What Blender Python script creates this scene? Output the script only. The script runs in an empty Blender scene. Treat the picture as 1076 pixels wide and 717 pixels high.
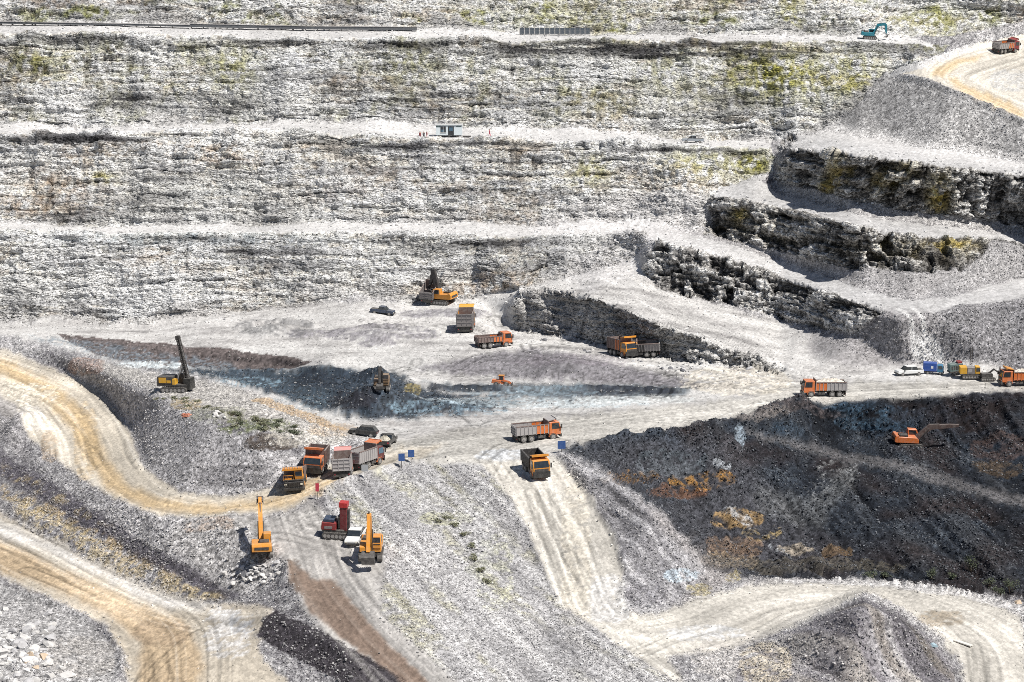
import bpy, bmesh, math, random
import numpy as np
from mathutils import Vector, Matrix, Euler
from mathutils.geometry import delaunay_2d_cdt
from mathutils.bvhtree import BVHTree

random.seed(7)
RNG = np.random.default_rng(7)
S = bpy.context.scene
C = S.collection

# ------------------------------------------------------------------ camera, sky, sun, exposure
PXR, CX, CY, PITCH, CAMH = 2000.0, 538.0, 358.5, math.radians(9.82), 67.6
cam = bpy.data.cameras.new("camera")
cam.sensor_width = 36.0
cam.lens = 36.0 * PXR / 1076.0
cam.clip_start, cam.clip_end = 1.0, 6000.0
cam_o = bpy.data.objects.new("camera", cam)
cam_o.location = (0, 0, CAMH)
cam_o.rotation_euler = (math.pi / 2 - PITCH, 0, 0)
C.objects.link(cam_o)
S.camera = cam_o

SUN_DIR = Vector((0.46, -0.33, 0.83)).normalized()      # towards the sun
w = bpy.data.worlds.new("World")
S.world = w
w.use_nodes = True
wn = w.node_tree
bg = wn.nodes["Background"]
sky = wn.nodes.new("ShaderNodeTexSky")
sky.sky_type = 'NISHITA'
sky.sun_disc = False
sky.sun_elevation = math.asin(SUN_DIR.z)
sky.sun_rotation = math.atan2(SUN_DIR.x, SUN_DIR.y)
wn.links.new(sky.outputs[0], bg.inputs[0])
bg.inputs[1].default_value = 0.055
sun = bpy.data.lights.new("sun", 'SUN')
sun.energy = 4.8
sun.angle = math.radians(0.5)
sun.color = (1.0, 0.96, 0.89)
sun_o = bpy.data.objects.new("sun", sun)
sun_o.rotation_euler = (-SUN_DIR).to_track_quat('-Z', 'Y').to_euler()
sun_o.location = (60, 100, 200)
C.objects.link(sun_o)
S.view_settings.view_transform = 'Standard'
S.view_settings.look = 'None'
S.view_settings.exposure = 0.28
S.view_settings.gamma = 1.0
S.render.engine = 'CYCLES'
S.cycles.max_bounces = 4
S.cycles.filter_width = 0.85
S.cycles.use_denoising = False

# ------------------------------------------------------------------ camera geometry for reading the place off the photograph
ZK = 1.12                          # heights in the lines below are read to a scale of 1 : ZK
def ray(u, v):
    x = (u - CX) / PXR
    y = -(v - CY) / PXR
    return x, math.cos(PITCH) + y * math.sin(PITCH), -math.sin(PITCH) + y * math.cos(PITCH)

def inv_depth(u, v, z):             # 1 / distance along the axis of the ray through (u, v) at height z
    return ray(u, v)[2] / (z - CAMH)

def z_at_y(u, v, y):
    r = ray(u, v)
    return (CAMH + float(np.interp(y, [200, 278, 287.5, 295.5, 303.5, 314, 326, 345, 366], [310, 420, 428.5, 441, 450.5, 467, 477.5, 493, 506])) * r[2] / r[1]) / ZK

# ------------------------------------------------------------------ noise
def _hash(ix, iy, iz, seed):
    h = (ix.astype(np.uint32) * np.uint32(374761393) + iy.astype(np.uint32) * np.uint32(668265263)
         + iz.astype(np.uint32) * np.uint32(2147483647) + np.uint32(seed * 1013904223 & 0xffffffff))
    h = (h ^ (h >> np.uint32(13))) * np.uint32(1274126177)
    h = (h ^ (h >> np.uint32(16))) * np.uint32(2246822519)
    h = h ^ (h >> np.uint32(15))
    return (h & np.uint32(0xffffff)).astype(np.float32) / np.float32(0xffffff)

def vnoise(x, y, z, seed=0):        # value noise, -1..1
    x = np.asarray(x, np.float32); y = np.asarray(y, np.float32); z = np.asarray(z, np.float32)
    fx, fy, fz = np.floor(x), np.floor(y), np.floor(z)
    ix, iy, iz = fx.astype(np.int32), fy.astype(np.int32), fz.astype(np.int32)
    tx, ty, tz = x - fx, y - fy, z - fz
    tx = tx * tx * (3 - 2 * tx); ty = ty * ty * (3 - 2 * ty); tz = tz * tz * (3 - 2 * tz)
    def h(a, b, c): return _hash(ix + a, iy + b, iz + c, seed)
    a = h(0, 0, 0) * (1 - tx) + h(1, 0, 0) * tx
    b = h(0, 1, 0) * (1 - tx) + h(1, 1, 0) * tx
    c = h(0, 0, 1) * (1 - tx) + h(1, 0, 1) * tx
    d = h(0, 1, 1) * (1 - tx) + h(1, 1, 1) * tx
    return ((a * (1 - ty) + b * ty) * (1 - tz) + (c * (1 - ty) + d * ty) * tz) * 2 - 1

def fbm(x, y, z, seed=0, n=4, gain=0.5, lac=2.03):
    s = 0; a = 1.0; t = 0
    for i in range(n):
        s = s + a * vnoise(x, y, z, seed + i * 17)
        t += a; a *= gain
        x = x * lac + 3.1; y = y * lac + 1.7; z = z * lac + 9.2
    return s / t

def sst(a, b, x):
    t = np.clip((x - a) / (b - a), 0, 1)
    return t * t * (3 - 2 * t)

def lerp(a, b, t): return a + (b - a) * t
# ------------------------------------------------------------------ the pit: crests, toes and edges as lines of (u, v, height)
LINES = []
def line(*p): LINES.append(list(p))
def line_y(y, *p): LINES.append([(u, v, z_at_y(u, v, y)) for u, v in p])
def line_z(z, *p): LINES.append([(u, v, z) for u, v in p])

# rear walls and the ledges between them
W0TOP = [(-230, -60), (200, -60), (700, -60), (1290, -60)]
B1B = [(-230, 20), (0, 24), (120, 25), (250, 28), (430, 30), (540, 34), (640, 36), (780, 37), (900, 38), (960, 40)]
B1F = [(-230, 30), (0, 35), (80, 33), (170, 37), (270, 40), (350, 39), (430, 41), (540, 43), (640, 41), (720, 43), (800, 44), (900, 46), (955, 48)]
B2B = [(-230, 130), (0, 131), (60, 136), (130, 134), (200, 132), (300, 130), (360, 130), (430, 132), (480, 133), (540, 136), (640, 139), (720, 146), (812, 149)]
B2F = [(-230, 140), (0, 138), (60, 143), (130, 140), (200, 138), (300, 136), (360, 140), (430, 147), (500, 146), (600, 148), (700, 152), (760, 154), (810, 155)]
B3B = [(-230, 233), (0, 235), (100, 239), (200, 237), (300, 234), (400, 235), (500, 236), (580, 238), (660, 236), (698, 236)]
B3F = [(-230, 243), (0, 242), (100, 246), (200, 245), (300, 243), (400, 245), (500, 248), (580, 249), (640, 247), (678, 246)]
FT = [(-230, 345), (0, 340), (60, 338), (150, 343), (240, 328), (330, 320), (380, 312), (440, 319), (500, 313), (560, 300), (600, 292), (640, 281), (668, 271)]
line_y(366, *W0TOP)
line_y(345, *B1B); line_y(326, *B1F)
line_y(314, *B2B); line_y(303.5, *B2F)
line_y(295.5, *B3B[:-1]); LINES[-1].append((698, 236, 17.2)); line_y(287.5, *B3F[:-1]); LINES[-1].append((678, 246, 16.8))
line_y(278, *FT)
# top right haul road
def zy(p):
    f = lambda y: float(np.interp(y, [205, 296, 306, 309, 313, 316, 320, 328, 338, 345, 350, 362, 380], [340, 430, 441, 445, 451, 455, 462, 472, 482, 490, 494, 508, 525]))
    return [(u, v, (CAMH + f(y) * ray(u, v)[2] / ray(u, v)[1]) / ZK) for u, v, y in p]
EW = lambda u, v, y: (u, v, (CAMH + y * ray(u, v)[2] / ray(u, v)[1]) / ZK)
ECREST = [EW(925, 80, 471), EW(945, 78, 467)] + zy([(975, 84, 316), (1000, 94, 309), (1020, 102, 306), (1076, 127, 296), (1290, 205, 270)])
line(*ECREST)
line(ECREST[0], *zy([(965, 70, 322), (985, 62, 328), (1010, 53, 338), (1040, 44, 350)]))
line(*zy([(955, 48, 326), (1000, 45, 340), (1040, 44, 350)]))
line(*zy([(960, 40, 345), (1000, 38, 352), (1040, 31, 360), (1076, 22, 362), (1290, -5, 380)]))
line(*zy([(1060, 55, 345), (1030, 63, 335), (1002, 78, 318), (1022, 93, 310), (1076, 118, 299)]))
line(*zy([(1076, 56, 346), (1290, 60, 350)]))
line(*zy([(1056, 72, 330), (1062, 84, 322), (1076, 96, 315)]))
# terrace D (fourth) and its bluff
DBACK = [EW(838, 142, 464), EW(870, 139, 457), EW(900, 143, 445), (940, 150, 34), (980, 157, 33.3), (1040, 165, 31.9), (1076, 173, 30.8), (1290, 225, 26)]
DCREST = [EW(838, 142, 464), EW(822, 147, 465.5), EW(814, 156, 452.5), (840, 158, 32.5), (900, 163, 33.4), (960, 171, 32.4), (1000, 176, 31.4), (1040, 179, 30.6), (1076, 184, 29.8), (1290, 240, 25)]
DTOE = [EW(812, 189, 447), (830, 193, 25.2), (850, 198, 25), (890, 210, 24.4), (930, 217, 23.6), (960, 222, 22.8), (1000, 226, 22), (1040, 232, 20.5), (1076, 240, 19.3), (1290, 300, 14.5)]
line(*DBACK); line(*DCREST); line(DCREST[2], EW(812, 175, 449), DTOE[0]); line(*DTOE)
line(ECREST[0], EW(905, 104, 467), EW(880, 128, 465), DBACK[0])
# terrace C
CBACK = [EW(808, 180, 447.5), EW(800, 190, 445), (820, 204, 22.9), (860, 215, 22.4), (900, 226, 22.1), (960, 234, 20.7), (1000, 239, 19.7), (1040, 244, 18.6), (1076, 250, 17.9), (1290, 306, 13.5)]
CCREST = [EW(808, 180, 447.5), EW(785, 187, 446), EW(765, 193, 444.5), (748, 205, 23.1), (770, 209, 22.8), (790, 212, 22.6), (820, 217, 22.1), (850, 224, 21.9), (900, 238, 21.6), (950, 247, 20), (1000, 250, 19.2), (1040, 251, 18.4), (1076, 257, 17.5), (1290, 312, 13)]
CTOE = [(738, 244, 16), (760, 250, 15), (790, 258, 14.3), (820, 265, 13.6), (850, 273, 13.6), (900, 283, 13.7), (960, 283, 14.5), (1010, 284, 14.1), (1030, 272, 15.6), (1042, 252, 18.2)]
line(*CBACK); line(*CCREST); line((748, 205, 23.1), (741, 225, 19.3), (738, 244, 16)); line(*CTOE)
# terrace B
BBACK = [(698, 236, 17.2), (720, 244, 16.2), (738, 250, 15.4), (760, 255, 14.8), (820, 275, 11.6), (860, 288, 11.2), (900, 302, 11), (930, 310, 10.8), (960, 316, 10.6), (1000, 312, 10.8), (1040, 300, 11.3), (1076, 292, 12), (1290, 330, 10)]
BCREST = [(678, 246, 16.8), (688, 255, 16), (720, 262, 15.2), (760, 271, 13.9), (800, 284, 11.8), (820, 291, 10.8), (860, 304, 10.4), (900, 318, 10.3), (930, 327, 9.8), (945, 331, 9.5), (980, 329, 9.7), (1040, 318, 10.6), (1076, 314, 11.1), (1290, 350, 9)]
BTOE = [(676, 288, 9.8), (690, 300, 8.3), (720, 309, 6.9), (760, 319, 5.5), (820, 336, 3.2), (850, 343, 3.8), (895, 352, 5)]
line(*BBACK); line(*BCREST); line((688, 255, 16), (677, 268, 13.4), (676, 288, 9.8)); line(*BTOE); line((895, 352, 5), (930, 327, 9.8))
# terrace A
ACREST = [(540, 311, 6.5), (548, 306, 7.2), (580, 305, 8.3), (620, 312, 9), (660, 326, 7.9), (690, 340, 6.6), (730, 353, 4.8), (760, 365, 3.3), (800, 376, 1.5), (825, 385, .4)]
ATOE = [(535, 344, 0.1), (560, 349, 0), (620, 361, 0), (690, 376, 0), (760, 385, 0), (820, 390, 0)]
line((560, 300, z_at_y(560, 300, 278)), (548, 306, 7.2)); line(*ACREST); line((540, 311, 6.5), (535, 345, .1)); line(*ATOE)
line((524, 346, .2), (530, 330, 2.4), (534, 314, 5.3), (546, 303, 7.0))
RTOE = [(825, 385, .4), (860, 388, .3), (900, 390, 0.2), (950, 388, .3), (985, 388, .3), (1040, 393, 0), (1076, 397, 0), (1290, 412, 0)]
line(*RTOE)
# dark pit on the right
PTOP = [(585, 473, 0), (640, 462, 0), (720, 450, 0), (780, 440, 0), (815, 428, 0), (860, 425, 0), (900, 422, 0), (960, 417, 0), (1076, 411, 0), (1290, 402, 0)]
line(*PTOP)
line((790, 447, -1), (850, 456, -4), (900, 461, -6), (960, 463, -6.5), (1076, 472, -7), (1290, 490, -8))
line((770, 455, -1.5), (850, 478, -5.5), (940, 502, -8), (1076, 542, -10.5), (1290, 600, -13))
line((640, 487, -2.6), (690, 515, -6), (740, 560, -11), (790, 598, -15), (900, 607, -16), (1000, 612, -16), (1076, 622, -16), (1290, 660, -16))
LRB = [(665, 648, -9), (690, 640, -9.2), (740, 623, -9.5), (790, 613, -10), (880, 611, -10.3), (980, 619, -10.5), (1076, 640, -11), (1290, 700, -13)]
line(*LRB)
RMPR = [(585, 478, 0), (600, 500, -.8), (625, 530, -2.8), (645, 565, -5), (655, 600, -7), (653, 630, -8.5), (665, 648, -9)]
RMPL = [(505, 487, 0), (525, 510, -1.2), (550, 550, -4), (567, 590, -6.3), (590, 635, -8.3), (640, 672, -9.3), (700, 717, -10.5), (760, 790, -12)]
line(*RMPR); line(*RMPL)
line((592, 474, .5), (640, 500, .4), (690, 533, -1.8), (725, 570, -5.5), (742, 603, -9))
# spoil heap bottom right, and the road round it
HEAPL = [(910, 627, -2.2), (880, 640, -3.8), (850, 655, -6), (800, 673, -9.3), (780, 690, -10.3)]
HEAPR = [(910, 627, -2.2), (945, 645, -4.0), (980, 672, -7.6), (1003, 700, -10), (1006, 740, -11.5), (990, 790, -12.6)]
line(*HEAPL); line(*HEAPR); line((910, 627, -2.2), (902, 660, -5), (890, 717, -9.2))
line((910, 622.5, -10.3), (880, 635, -10.2), (850, 650, -10.1), (800, 668, -10), (720, 684, -10))
line((910, 622.5, -10.3), (946, 640, -10.5), (985, 668, -10.8), (1012, 700, -11.2), (1015, 740, -12), (1000, 790, -13))
# wedge below the junction, and the flat with the excavators
line((340, 517, -.5), (385, 500, 0), (430, 487, .3), (470, 485, .3), (505, 487, 0))
line((345, 545, -2.6), (375, 556, -3), (410, 590, -4.2), (400, 640, -6), (440, 680, -8), (480, 717, -9.6), (520, 790, -12.5))
line((300, 548, -2.6), (345, 545, -2.6))
line((300, 585, -3.9), (320, 640, -6.4), (360, 690, -8.6), (400, 740, -10.8))
# left haul road
line((-230, 352, 2), (0, 362, 1), (60, 385, -.5), (105, 410, -1.5), (135, 445, -2.5), (150, 490, -3), (185, 515, -3), (240, 522, -2.8), (300, 510, -1), (340, 492, 0), (395, 470, 0))
line((-230, 420, -2), (0, 432, -2.5), (40, 467, -3.5), (85, 503, -4), (130, 527, -4), (160, 541, -4), (230, 546, -3.5), (300, 540, -2.2), (335, 520, -.8))
# bench of the drill rig and the bank behind it
line((-230, 346, 2.5), (0, 355, 2), (60, 364, 2), (110, 378, 3), (170, 392, 4.4), (230, 401, 4.8), (270, 415, 4.3), (330, 437, 2.3), (375, 453, .4), (395, 463, 0))
line((60, 374, 1.5), (120, 397, 2.8), (170, 420, 4.4), (220, 445, 4.4), (270, 465, 3.4), (320, 480, 1.2))
line((-230, 343, .6), (0, 349, .5), (60, 351, .8), (120, 355, .8), (200, 362, .8), (280, 371, .6), (340, 382, .2))
line((110, 372, -1.6), (160, 381, -2.1), (230, 386, -2.5), (300, 389, -2.2), (350, 391, -1.2), (400, 392, -.6))
line((240, 398, -2.5), (300, 425, -2), (370, 446, -.6))
# embankment in the middle of the floor
line((400, 383, 0), (440, 380, .3), (500, 373, .7), (560, 367, 1.5), (600, 375, 1.4), (640, 383, .9), (700, 394, .4), (760, 402, .3), (830, 412, 0))
line((430, 392, -1), (500, 395, -1.6), (560, 402, -1.6), (640, 404, -1.3), (720, 408, -.9), (780, 413, -.6))
line((440, 430, -1.2), (560, 425, -1.2), (700, 424, -.5))
line((430, 470, 0), (560, 450, 0), (700, 436, 0), (815, 418, 0), (1076, 404, 0))
# lower left: haul road, slope above it, corner with boulders
line((-230, 440, -4), (0, 535, -8.6), (60, 565, -9.2), (150, 612, -10.6), (210, 630, -10), (262, 632, -8.2), (300, 640, -7))
line((-230, 520, -9), (0, 600, -10.8), (60, 630, -11.4), (110, 655, -11.9), (135, 690, -12.4), (130, 790, -14))
line((0, 640, -10.2), (60, 665, -10.6), (95, 700, -11.6), (90, 790, -13))
line((270, 655, -8.4), (290, 643, -6.9), (330, 665, -7.8), (380, 700, -9.2), (430, 740, -10.8))
line((268, 672, -9.2), (300, 690, -9.8), (340, 720, -10.8), (380, 790, -13))
line((-230, 790, -11), (90, 790, -13), (130, 790, -14), (380, 790, -13), (520, 790, -12.5), (760, 790, -12), (900, 790, -12.6), (990, 790, -12.6), (1000, 790, -13), (1290, 790, -15))

# ------------------------------------------------------------------ triangulate, dice
pts, edg, idx = [], [], {}
def vid(p):
    k = (round(p[0], 2), round(p[1], 2))
    if k not in idx:
        idx[k] = len(pts); pts.append((p[0], p[1], p[2] * ZK))
    return idx[k]
for L in LINES:
    ids = [vid(p) for p in L]
    edg += [(a, b) for a, b in zip(ids[:-1], ids[1:]) if a != b]
for uv in ((-230, -60), (1290, -60), (-230, 790), (1290, 790)):
    assert (float(uv[0]), float(uv[1])) in [(float(a), float(b)) for a, b in idx], uv
W_IN = [inv_depth(*p) for p in pts]
ov, oe, of, org, _, _ = delaunay_2d_cdt([Vector((p[0], p[1])) for p in pts], edg, [], 0, 1e-4)
WV = []
for p, o in zip(ov, org):
    if o:
        WV.append(W_IN[o[0]]); continue
    best = (1e9, 0)
    for a, b in edg:
        A = Vector(pts[a][:2]); B = Vector(pts[b][:2]); d = B - A
        t = min(1, max(0, (p - A).dot(d) / d.length_squared))
        e = (A + d * t - p).length
        if e < best[0]: best = (e, W_IN[a] * (1 - t) + W_IN[b] * t)
    WV.append(best[1])
STEP = 1.25
us = np.concatenate([-np.geomspace(190, 3, 44) - 0.0, np.arange(-1.8, 1078, STEP), 1076 + np.geomspace(3, 190, 44)])
vs = np.concatenate([-np.geomspace(58, 3, 20), np.arange(-1.8, 719, STEP), 717 + np.geomspace(3, 70, 24)])
NU, NV = len(us), len(vs)
U, V = np.meshgrid(us, vs)
Wd = np.full((NV, NU), np.nan)
for f in of:
    for k in range(1, len(f) - 1):
        i0, i1, i2 = f[0], f[k], f[k + 1]
        (x0, y0), (x1, y1), (x2, y2) = ov[i0], ov[i1], ov[i2]
        d = (y1 - y2) * (x0 - x2) + (x2 - x1) * (y0 - y2)
        if abs(d) < 1e-9: continue
        a0, a1 = np.searchsorted(us, [min(x0, x1, x2) - 1e-6, max(x0, x1, x2) + 1e-6])
        b0, b1 = np.searchsorted(vs, [min(y0, y1, y2) - 1e-6, max(y0, y1, y2) + 1e-6])
        if a1 <= a0 or b1 <= b0: continue
        uu, vv = U[b0:b1, a0:a1], V[b0:b1, a0:a1]
        l0 = ((y1 - y2) * (uu - x2) + (x2 - x1) * (vv - y2)) / d
        l1 = ((y2 - y0) * (uu - x2) + (x0 - x2) * (vv - y2)) / d
        l2 = 1 - l0 - l1
        m = (l0 > -1e-6) & (l1 > -1e-6) & (l2 > -1e-6)
        sub = Wd[b0:b1, a0:a1]
        sub[m] = (l0 * WV[i0] + l1 * WV[i1] + l2 * WV[i2])[m]
assert not np.isnan(Wd).any(), np.isnan(Wd).sum()

def blur(a, r):
    r = int(r)
    if r < 1: return a
    for ax in (0, 1):
        p = [(0, 0), (0, 0)]; p[ax] = (r + 1, r)
        c = np.cumsum(np.pad(a, p, mode='edge'), axis=ax, dtype=np.float64)
        n = a.shape[ax]
        a = (np.take(c, np.arange(2 * r + 1, 2 * r + 1 + n), axis=ax) - np.take(c, np.arange(0, n), axis=ax)) / (2 * r + 1)
    return a
def blur2(a, r): return blur(blur(a, r), r)

WU = U + 2.2 * fbm(U / 26, V / 16, 0 * U, 3, 3) + 1.3 * vnoise(U / 5, V / 5, 0 * U, 8)
WVv = V + 1.8 * fbm(U / 22, V / 14, 0 * U + 5, 4, 3) + 1.3 * vnoise(U / 5, V / 5, 0 * U + 2, 9)
RAG1 = 1.1 * vnoise(U / 2.1, V / 1.7, 0 * U + 9, 12) + .8 * vnoise(U / 5.1, V / 3.7, 0 * U + 9, 13); RAG2 = 1.1 * vnoise(U / 2.1, V / 1.7, 0 * U + 3, 14) + .8 * vnoise(U / 5.1, V / 3.7, 0 * U + 9, 15)
def pip(poly, x, y):
    ins = np.zeros(x.shape, bool)
    n = len(poly)
    for i in range(n):
        (x0, y0), (x1, y1) = poly[i][:2], poly[(i + 1) % n][:2]
        if y0 == y1: continue
        ins ^= ((y0 > y) != (y1 > y)) & (x < (x1 - x0) * (y - y0) / (y1 - y0) + x0)
    return ins
def zone(poly, soft=0, warp=1.0):
    x = U + (WU - U) * warp; y = V + (WVv - V) * warp
    if soft > 1: x = x + soft * RAG1; y = y + soft * .8 * RAG2
    m = pip(poly, x, y).astype(np.float64)
    r = int(round(soft * .4))
    return blur2(m, r) if r else m
def band(top, bot): return [p[:2] for p in top] + [p[:2] for p in reversed(bot)]
def ext(l, u, v): return list(l) + [(u, v)]

# places by material
P_W0 = band([(-230, -61), (1290, -61)], [p[:2] for p in B1B] + [(1000, 38), (1040, 31), (1076, 22), (1290, -5)])
P_W1 = band(B1F + [(1000, 46), (985, 58), (925, 80), (905, 104), (880, 128), (838, 142)], B2B + [(838, 142)])
P_W2 = band(B2F + [(812, 157), (812, 180), (785, 187), (765, 193), (748, 205), (740, 228)], B3B + [(740, 236)])
P_W3 = band(B3F, FT + [(678, 258)])
P_BD = band(DCREST, DTOE); P_BC = band(CCREST[3:], CTOE + [(1042, 252)])
P_BB = band(BCREST[1:9], BTOE + [(930, 327)]); P_BA = band(ACREST, ATOE)
P_SE = band(ECREST, DBACK)
wall_all = [P_W0, P_W1, P_W2, P_W3]
bluff_all = [P_BD, P_BC, P_BB, P_BA]
mW = [zone(p) for p in wall_all]
mB = [zone(p) for p in bluff_all]
cliff = np.clip(sum(mW) + sum(mB), 0, 1)
Wsm = blur2(Wd, 4)
cs = blur2(cliff, 4)
Wd = lerp(blur2(Wd, 1), Wsm, np.clip(1 - cs * 1.6, 0, 1))

rx = (U - CX) / PXR; ryy = -(V - CY) / PXR
R1 = math.cos(PITCH) + ryy * math.sin(PITCH); R2 = -math.sin(PITCH) + ryy * math.cos(PITCH)
T = 1 / Wd
X, Y, Z = rx * T, R1 * T, CAMH + R2 * T

# mounds and heaps on the ground: (u, v, half width px, half depth m, height m, turn)
MOUNDS = [(285, 349, 36, 5, 2.4), (405, 352, 62, 6, 1.5), (330, 352, 30, 4, .9), (381, 428, 40, 6.5, 3.6), (412, 421, 42, 6, 2.4), (470, 426, 60, 5, 1.2),
          (345, 386, 40, 5, 1.4), (395, 396, 26, 3.5, 1.8), (600, 386, 55, 4, 1.3), (470, 330, 50, 4, .8), (842, 438, 40, 4, 2.4), (805, 440, 22, 3, 1.3),
          (22, 445, 22, 5, 2.2), (10, 465, 24, 6, 2.0), (270, 452, 30, 4, 1.4), (228, 436, 16, 2.5, 1.2), (395, 356, 20, 3, .8),
          (600, 470, 14, 2.5, 1.0), (655, 468, 30, 3, .8), (230, 560, 50, 5, 1.4), (300, 600, 10, 3, .9), (35, 690, 55, 7, 1.6), (620, 232, 60, 5, 1.8), (690, 218, 46, 5, 2.2),
          (505, 241, 40, 4, 1.3), (180, 137, 50, 4, .8), (600, 138, 30, 4, 1.4), (560, 139, 18, 3, 1.2), (30, 134, 30, 4, 1.0), (400, 131, 40, 4, 1.0), (160, 331, 70, 4, 1.6), (60, 332, 50, 4, 2.0), (1030, 370, 50, 6, 2.5)]
def grid_at(u, v):
    j = int(np.clip(np.searchsorted(us, u), 1, NU - 1)); i = int(np.clip(np.searchsorted(vs, v), 1, NV - 1))
    return i, j
Zb = np.zeros_like(Z)
for (mu, mv, hw, hd, hh) in MOUNDS:
    hd *= 1.6
    i, j = grid_at(mu, mv)
    wx = hw * T[i, j] / PXR
    d = np.sqrt(((X - X[i, j]) / wx) ** 2 + ((Y - Y[i, j]) / hd) ** 2) + 0.12 * vnoise(X / 3, Y / 3, 0 * X, mu)
    Zb = Zb + hh * (np.sqrt(np.clip(1.05 - d, 0, 1) ** 2 + .02) - .141) * (1 + .10 * vnoise(X / 1.3, Y / 2, 0 * X, mv))
Z = Z + Zb
# earth berms along road edges: (points, height, half width m)
def seg_field(poly, sel=None):
    """distance from the polyline (laid on the ground), and the run along it, for each vertex"""
    P3 = []
    for p in poly:
        i, j = grid_at(p[0], p[1]); P3.append((X[i, j], Y[i, j]))
    q = [P3[0]]
    for k in range(len(P3) - 1):                 # Catmull-Rom
        p0 = np.array(P3[max(k - 1, 0)]); p1 = np.array(P3[k]); p2 = np.array(P3[k + 1]); p3 = np.array(P3[min(k + 2, len(P3) - 1)])
        for t in np.linspace(0, 1, 9)[1:]:
            q.append(tuple(0.5 * ((2 * p1) + (-p0 + p2) * t + (2 * p0 - 5 * p1 + 4 * p2 - p3) * t * t + (-p0 + 3 * p1 - 3 * p2 + p3) * t ** 3)))
    q = np.array(q)
    x = X[sel] if sel is not None else X; y = Y[sel] if sel is not None else Y
    best = np.full(x.shape, 1e9); side = np.zeros(x.shape); run = np.zeros(x.shape); acc = 0
    for k in range(len(q) - 1):
        a, b = q[k], q[k + 1]; d = b - a; Ld = math.hypot(*d)
        if Ld < 1e-6: continue
        t = np.clip(((x - a[0]) * d[0] + (y - a[1]) * d[1]) / Ld ** 2, 0, 1)
        ex, ey = x - a[0] - d[0] * t, y - a[1] - d[1] * t
        e = np.hypot(ex, ey); m = e < best
        best[m] = e[m]; run[m] = (acc + t * Ld)[m]; side[m] = np.sign(d[0] * ey - d[1] * ex)[m]
        acc += Ld
    return best * side, run
BERMS = [([(235, 387), (300, 390), (350, 392), (400, 395)], .7, 1.6), ([(430, 405), (520, 407), (640, 408), (725, 411)], .7, 1.5), ([(150, 387), (230, 397), (300, 407), (360, 414)], .6, 1.3), ([(250, 345), (290, 339), (330, 343)], 1.2, 2.0), ([(365, 349), (420, 345), (460, 350)], .8, 2.0),
         ([(930, 78), (965, 69), (985, 61), (1010, 52), (1038, 44)], 1.1, 1.4), ([(945, 80), (975, 86), (1000, 96), (1020, 104), (1076, 129)], .8, 1.2),
         ([(340, 515), (385, 499), (430, 486), (470, 484)], .8, 1.2), ([(655, 612), (652, 632), (664, 648)], .5, 1.0), ([(590, 480), (625, 527), (647, 563), (657, 600)], .7, 1.2),
         ([(300, 652), (340, 676), (400, 714), (430, 740)], .6, 1.4), ([(45, 387), (95, 413), (128, 450), (146, 492)], .35, 1.4), ([(0, 528), (60, 560), (150, 606), (210, 626)], .6, 1.6),
         ([(10, 620), (60, 640), (110, 664), (128, 692), (124, 720)], .9, 1.1), ([(790, 612), (880, 609), (980, 617), (1076, 638)], .7, 1.2), ([(525, 512), (550, 552), (567, 592), (588, 630)], .4, .9),
         ([(600, 470), (660, 461), (720, 452), (780, 441)], .7, 1.1), ([(880, 425), (960, 419), (1076, 413)], .5, 1.0), ([(850, 462), (950, 486), (1076, 520)], .4, .9)]
for poly, hh, hw in BERMS:
    bb = (U > min(p[0] for p in poly) - 30) & (U < max(p[0] for p in poly) + 30) & (V > min(p[1] for p in poly) - 30) & (V < max(p[1] for p in poly) + 30)
    d, r = seg_field(poly, bb)
    Z[bb] += hh * sst(1.0, 0.0, np.abs(d) / hw) * (0.85 + 0.3 * vnoise(r / 1.5, 0 * r, 0 * r, 5))

# smooth ground kept for standing things on
sk = 4
GX, GY, GZ = X[::sk, ::sk].copy(), Y[::sk, ::sk].copy(), blur(Z, 2)[::sk, ::sk].copy()
gv = [Vector(p) for p in np.stack([GX.ravel(), GY.ravel(), GZ.ravel()], 1)]
gn = GX.shape[1]
gf = [(i * gn + j, (i + 1) * gn + j, (i + 1) * gn + j + 1, i * gn + j + 1) for i in range(GX.shape[0] - 1) for j in range(gn - 1)]
BVH = BVHTree.FromPolygons(gv, gf)
def on_ground(u, v):
    r = Vector(ray(u, v)).normalized()
    h = BVH.ray_cast(Vector((0, 0, CAMH)), r)[0]
    return h
def drop(x, y, zref):
    h = BVH.ray_cast(Vector((x, y, zref + 6)), Vector((0, 0, -1)))[0]
    return h.z if h else zref
# ------------------------------------------------------------------ relief and colour of the ground
def c3(*a): return np.array(a, np.float64)
DUST = c3(.515, .508, .505); CREAM = c3(.58, .54, .47); TAN = c3(.52, .405, .255); LILAC = c3(.35, .346, .35)
GREY = c3(.27, .262, .268); DARK = c3(.055, .055, .065); INK = c3(.03, .036, .05); BLUE = c3(.042, .066, .092); PALEBLUE = c3(.27, .36, .42)
OLIVE = c3(.27, .26, .085); YELLOW = c3(.52, .43, .10); BROWN = c3(.22, .155, .115); OCHRE = c3(.46, .27, .09); RUST = c3(.36, .17, .07); MAUVE = c3(.30, .245, .225)

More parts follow.
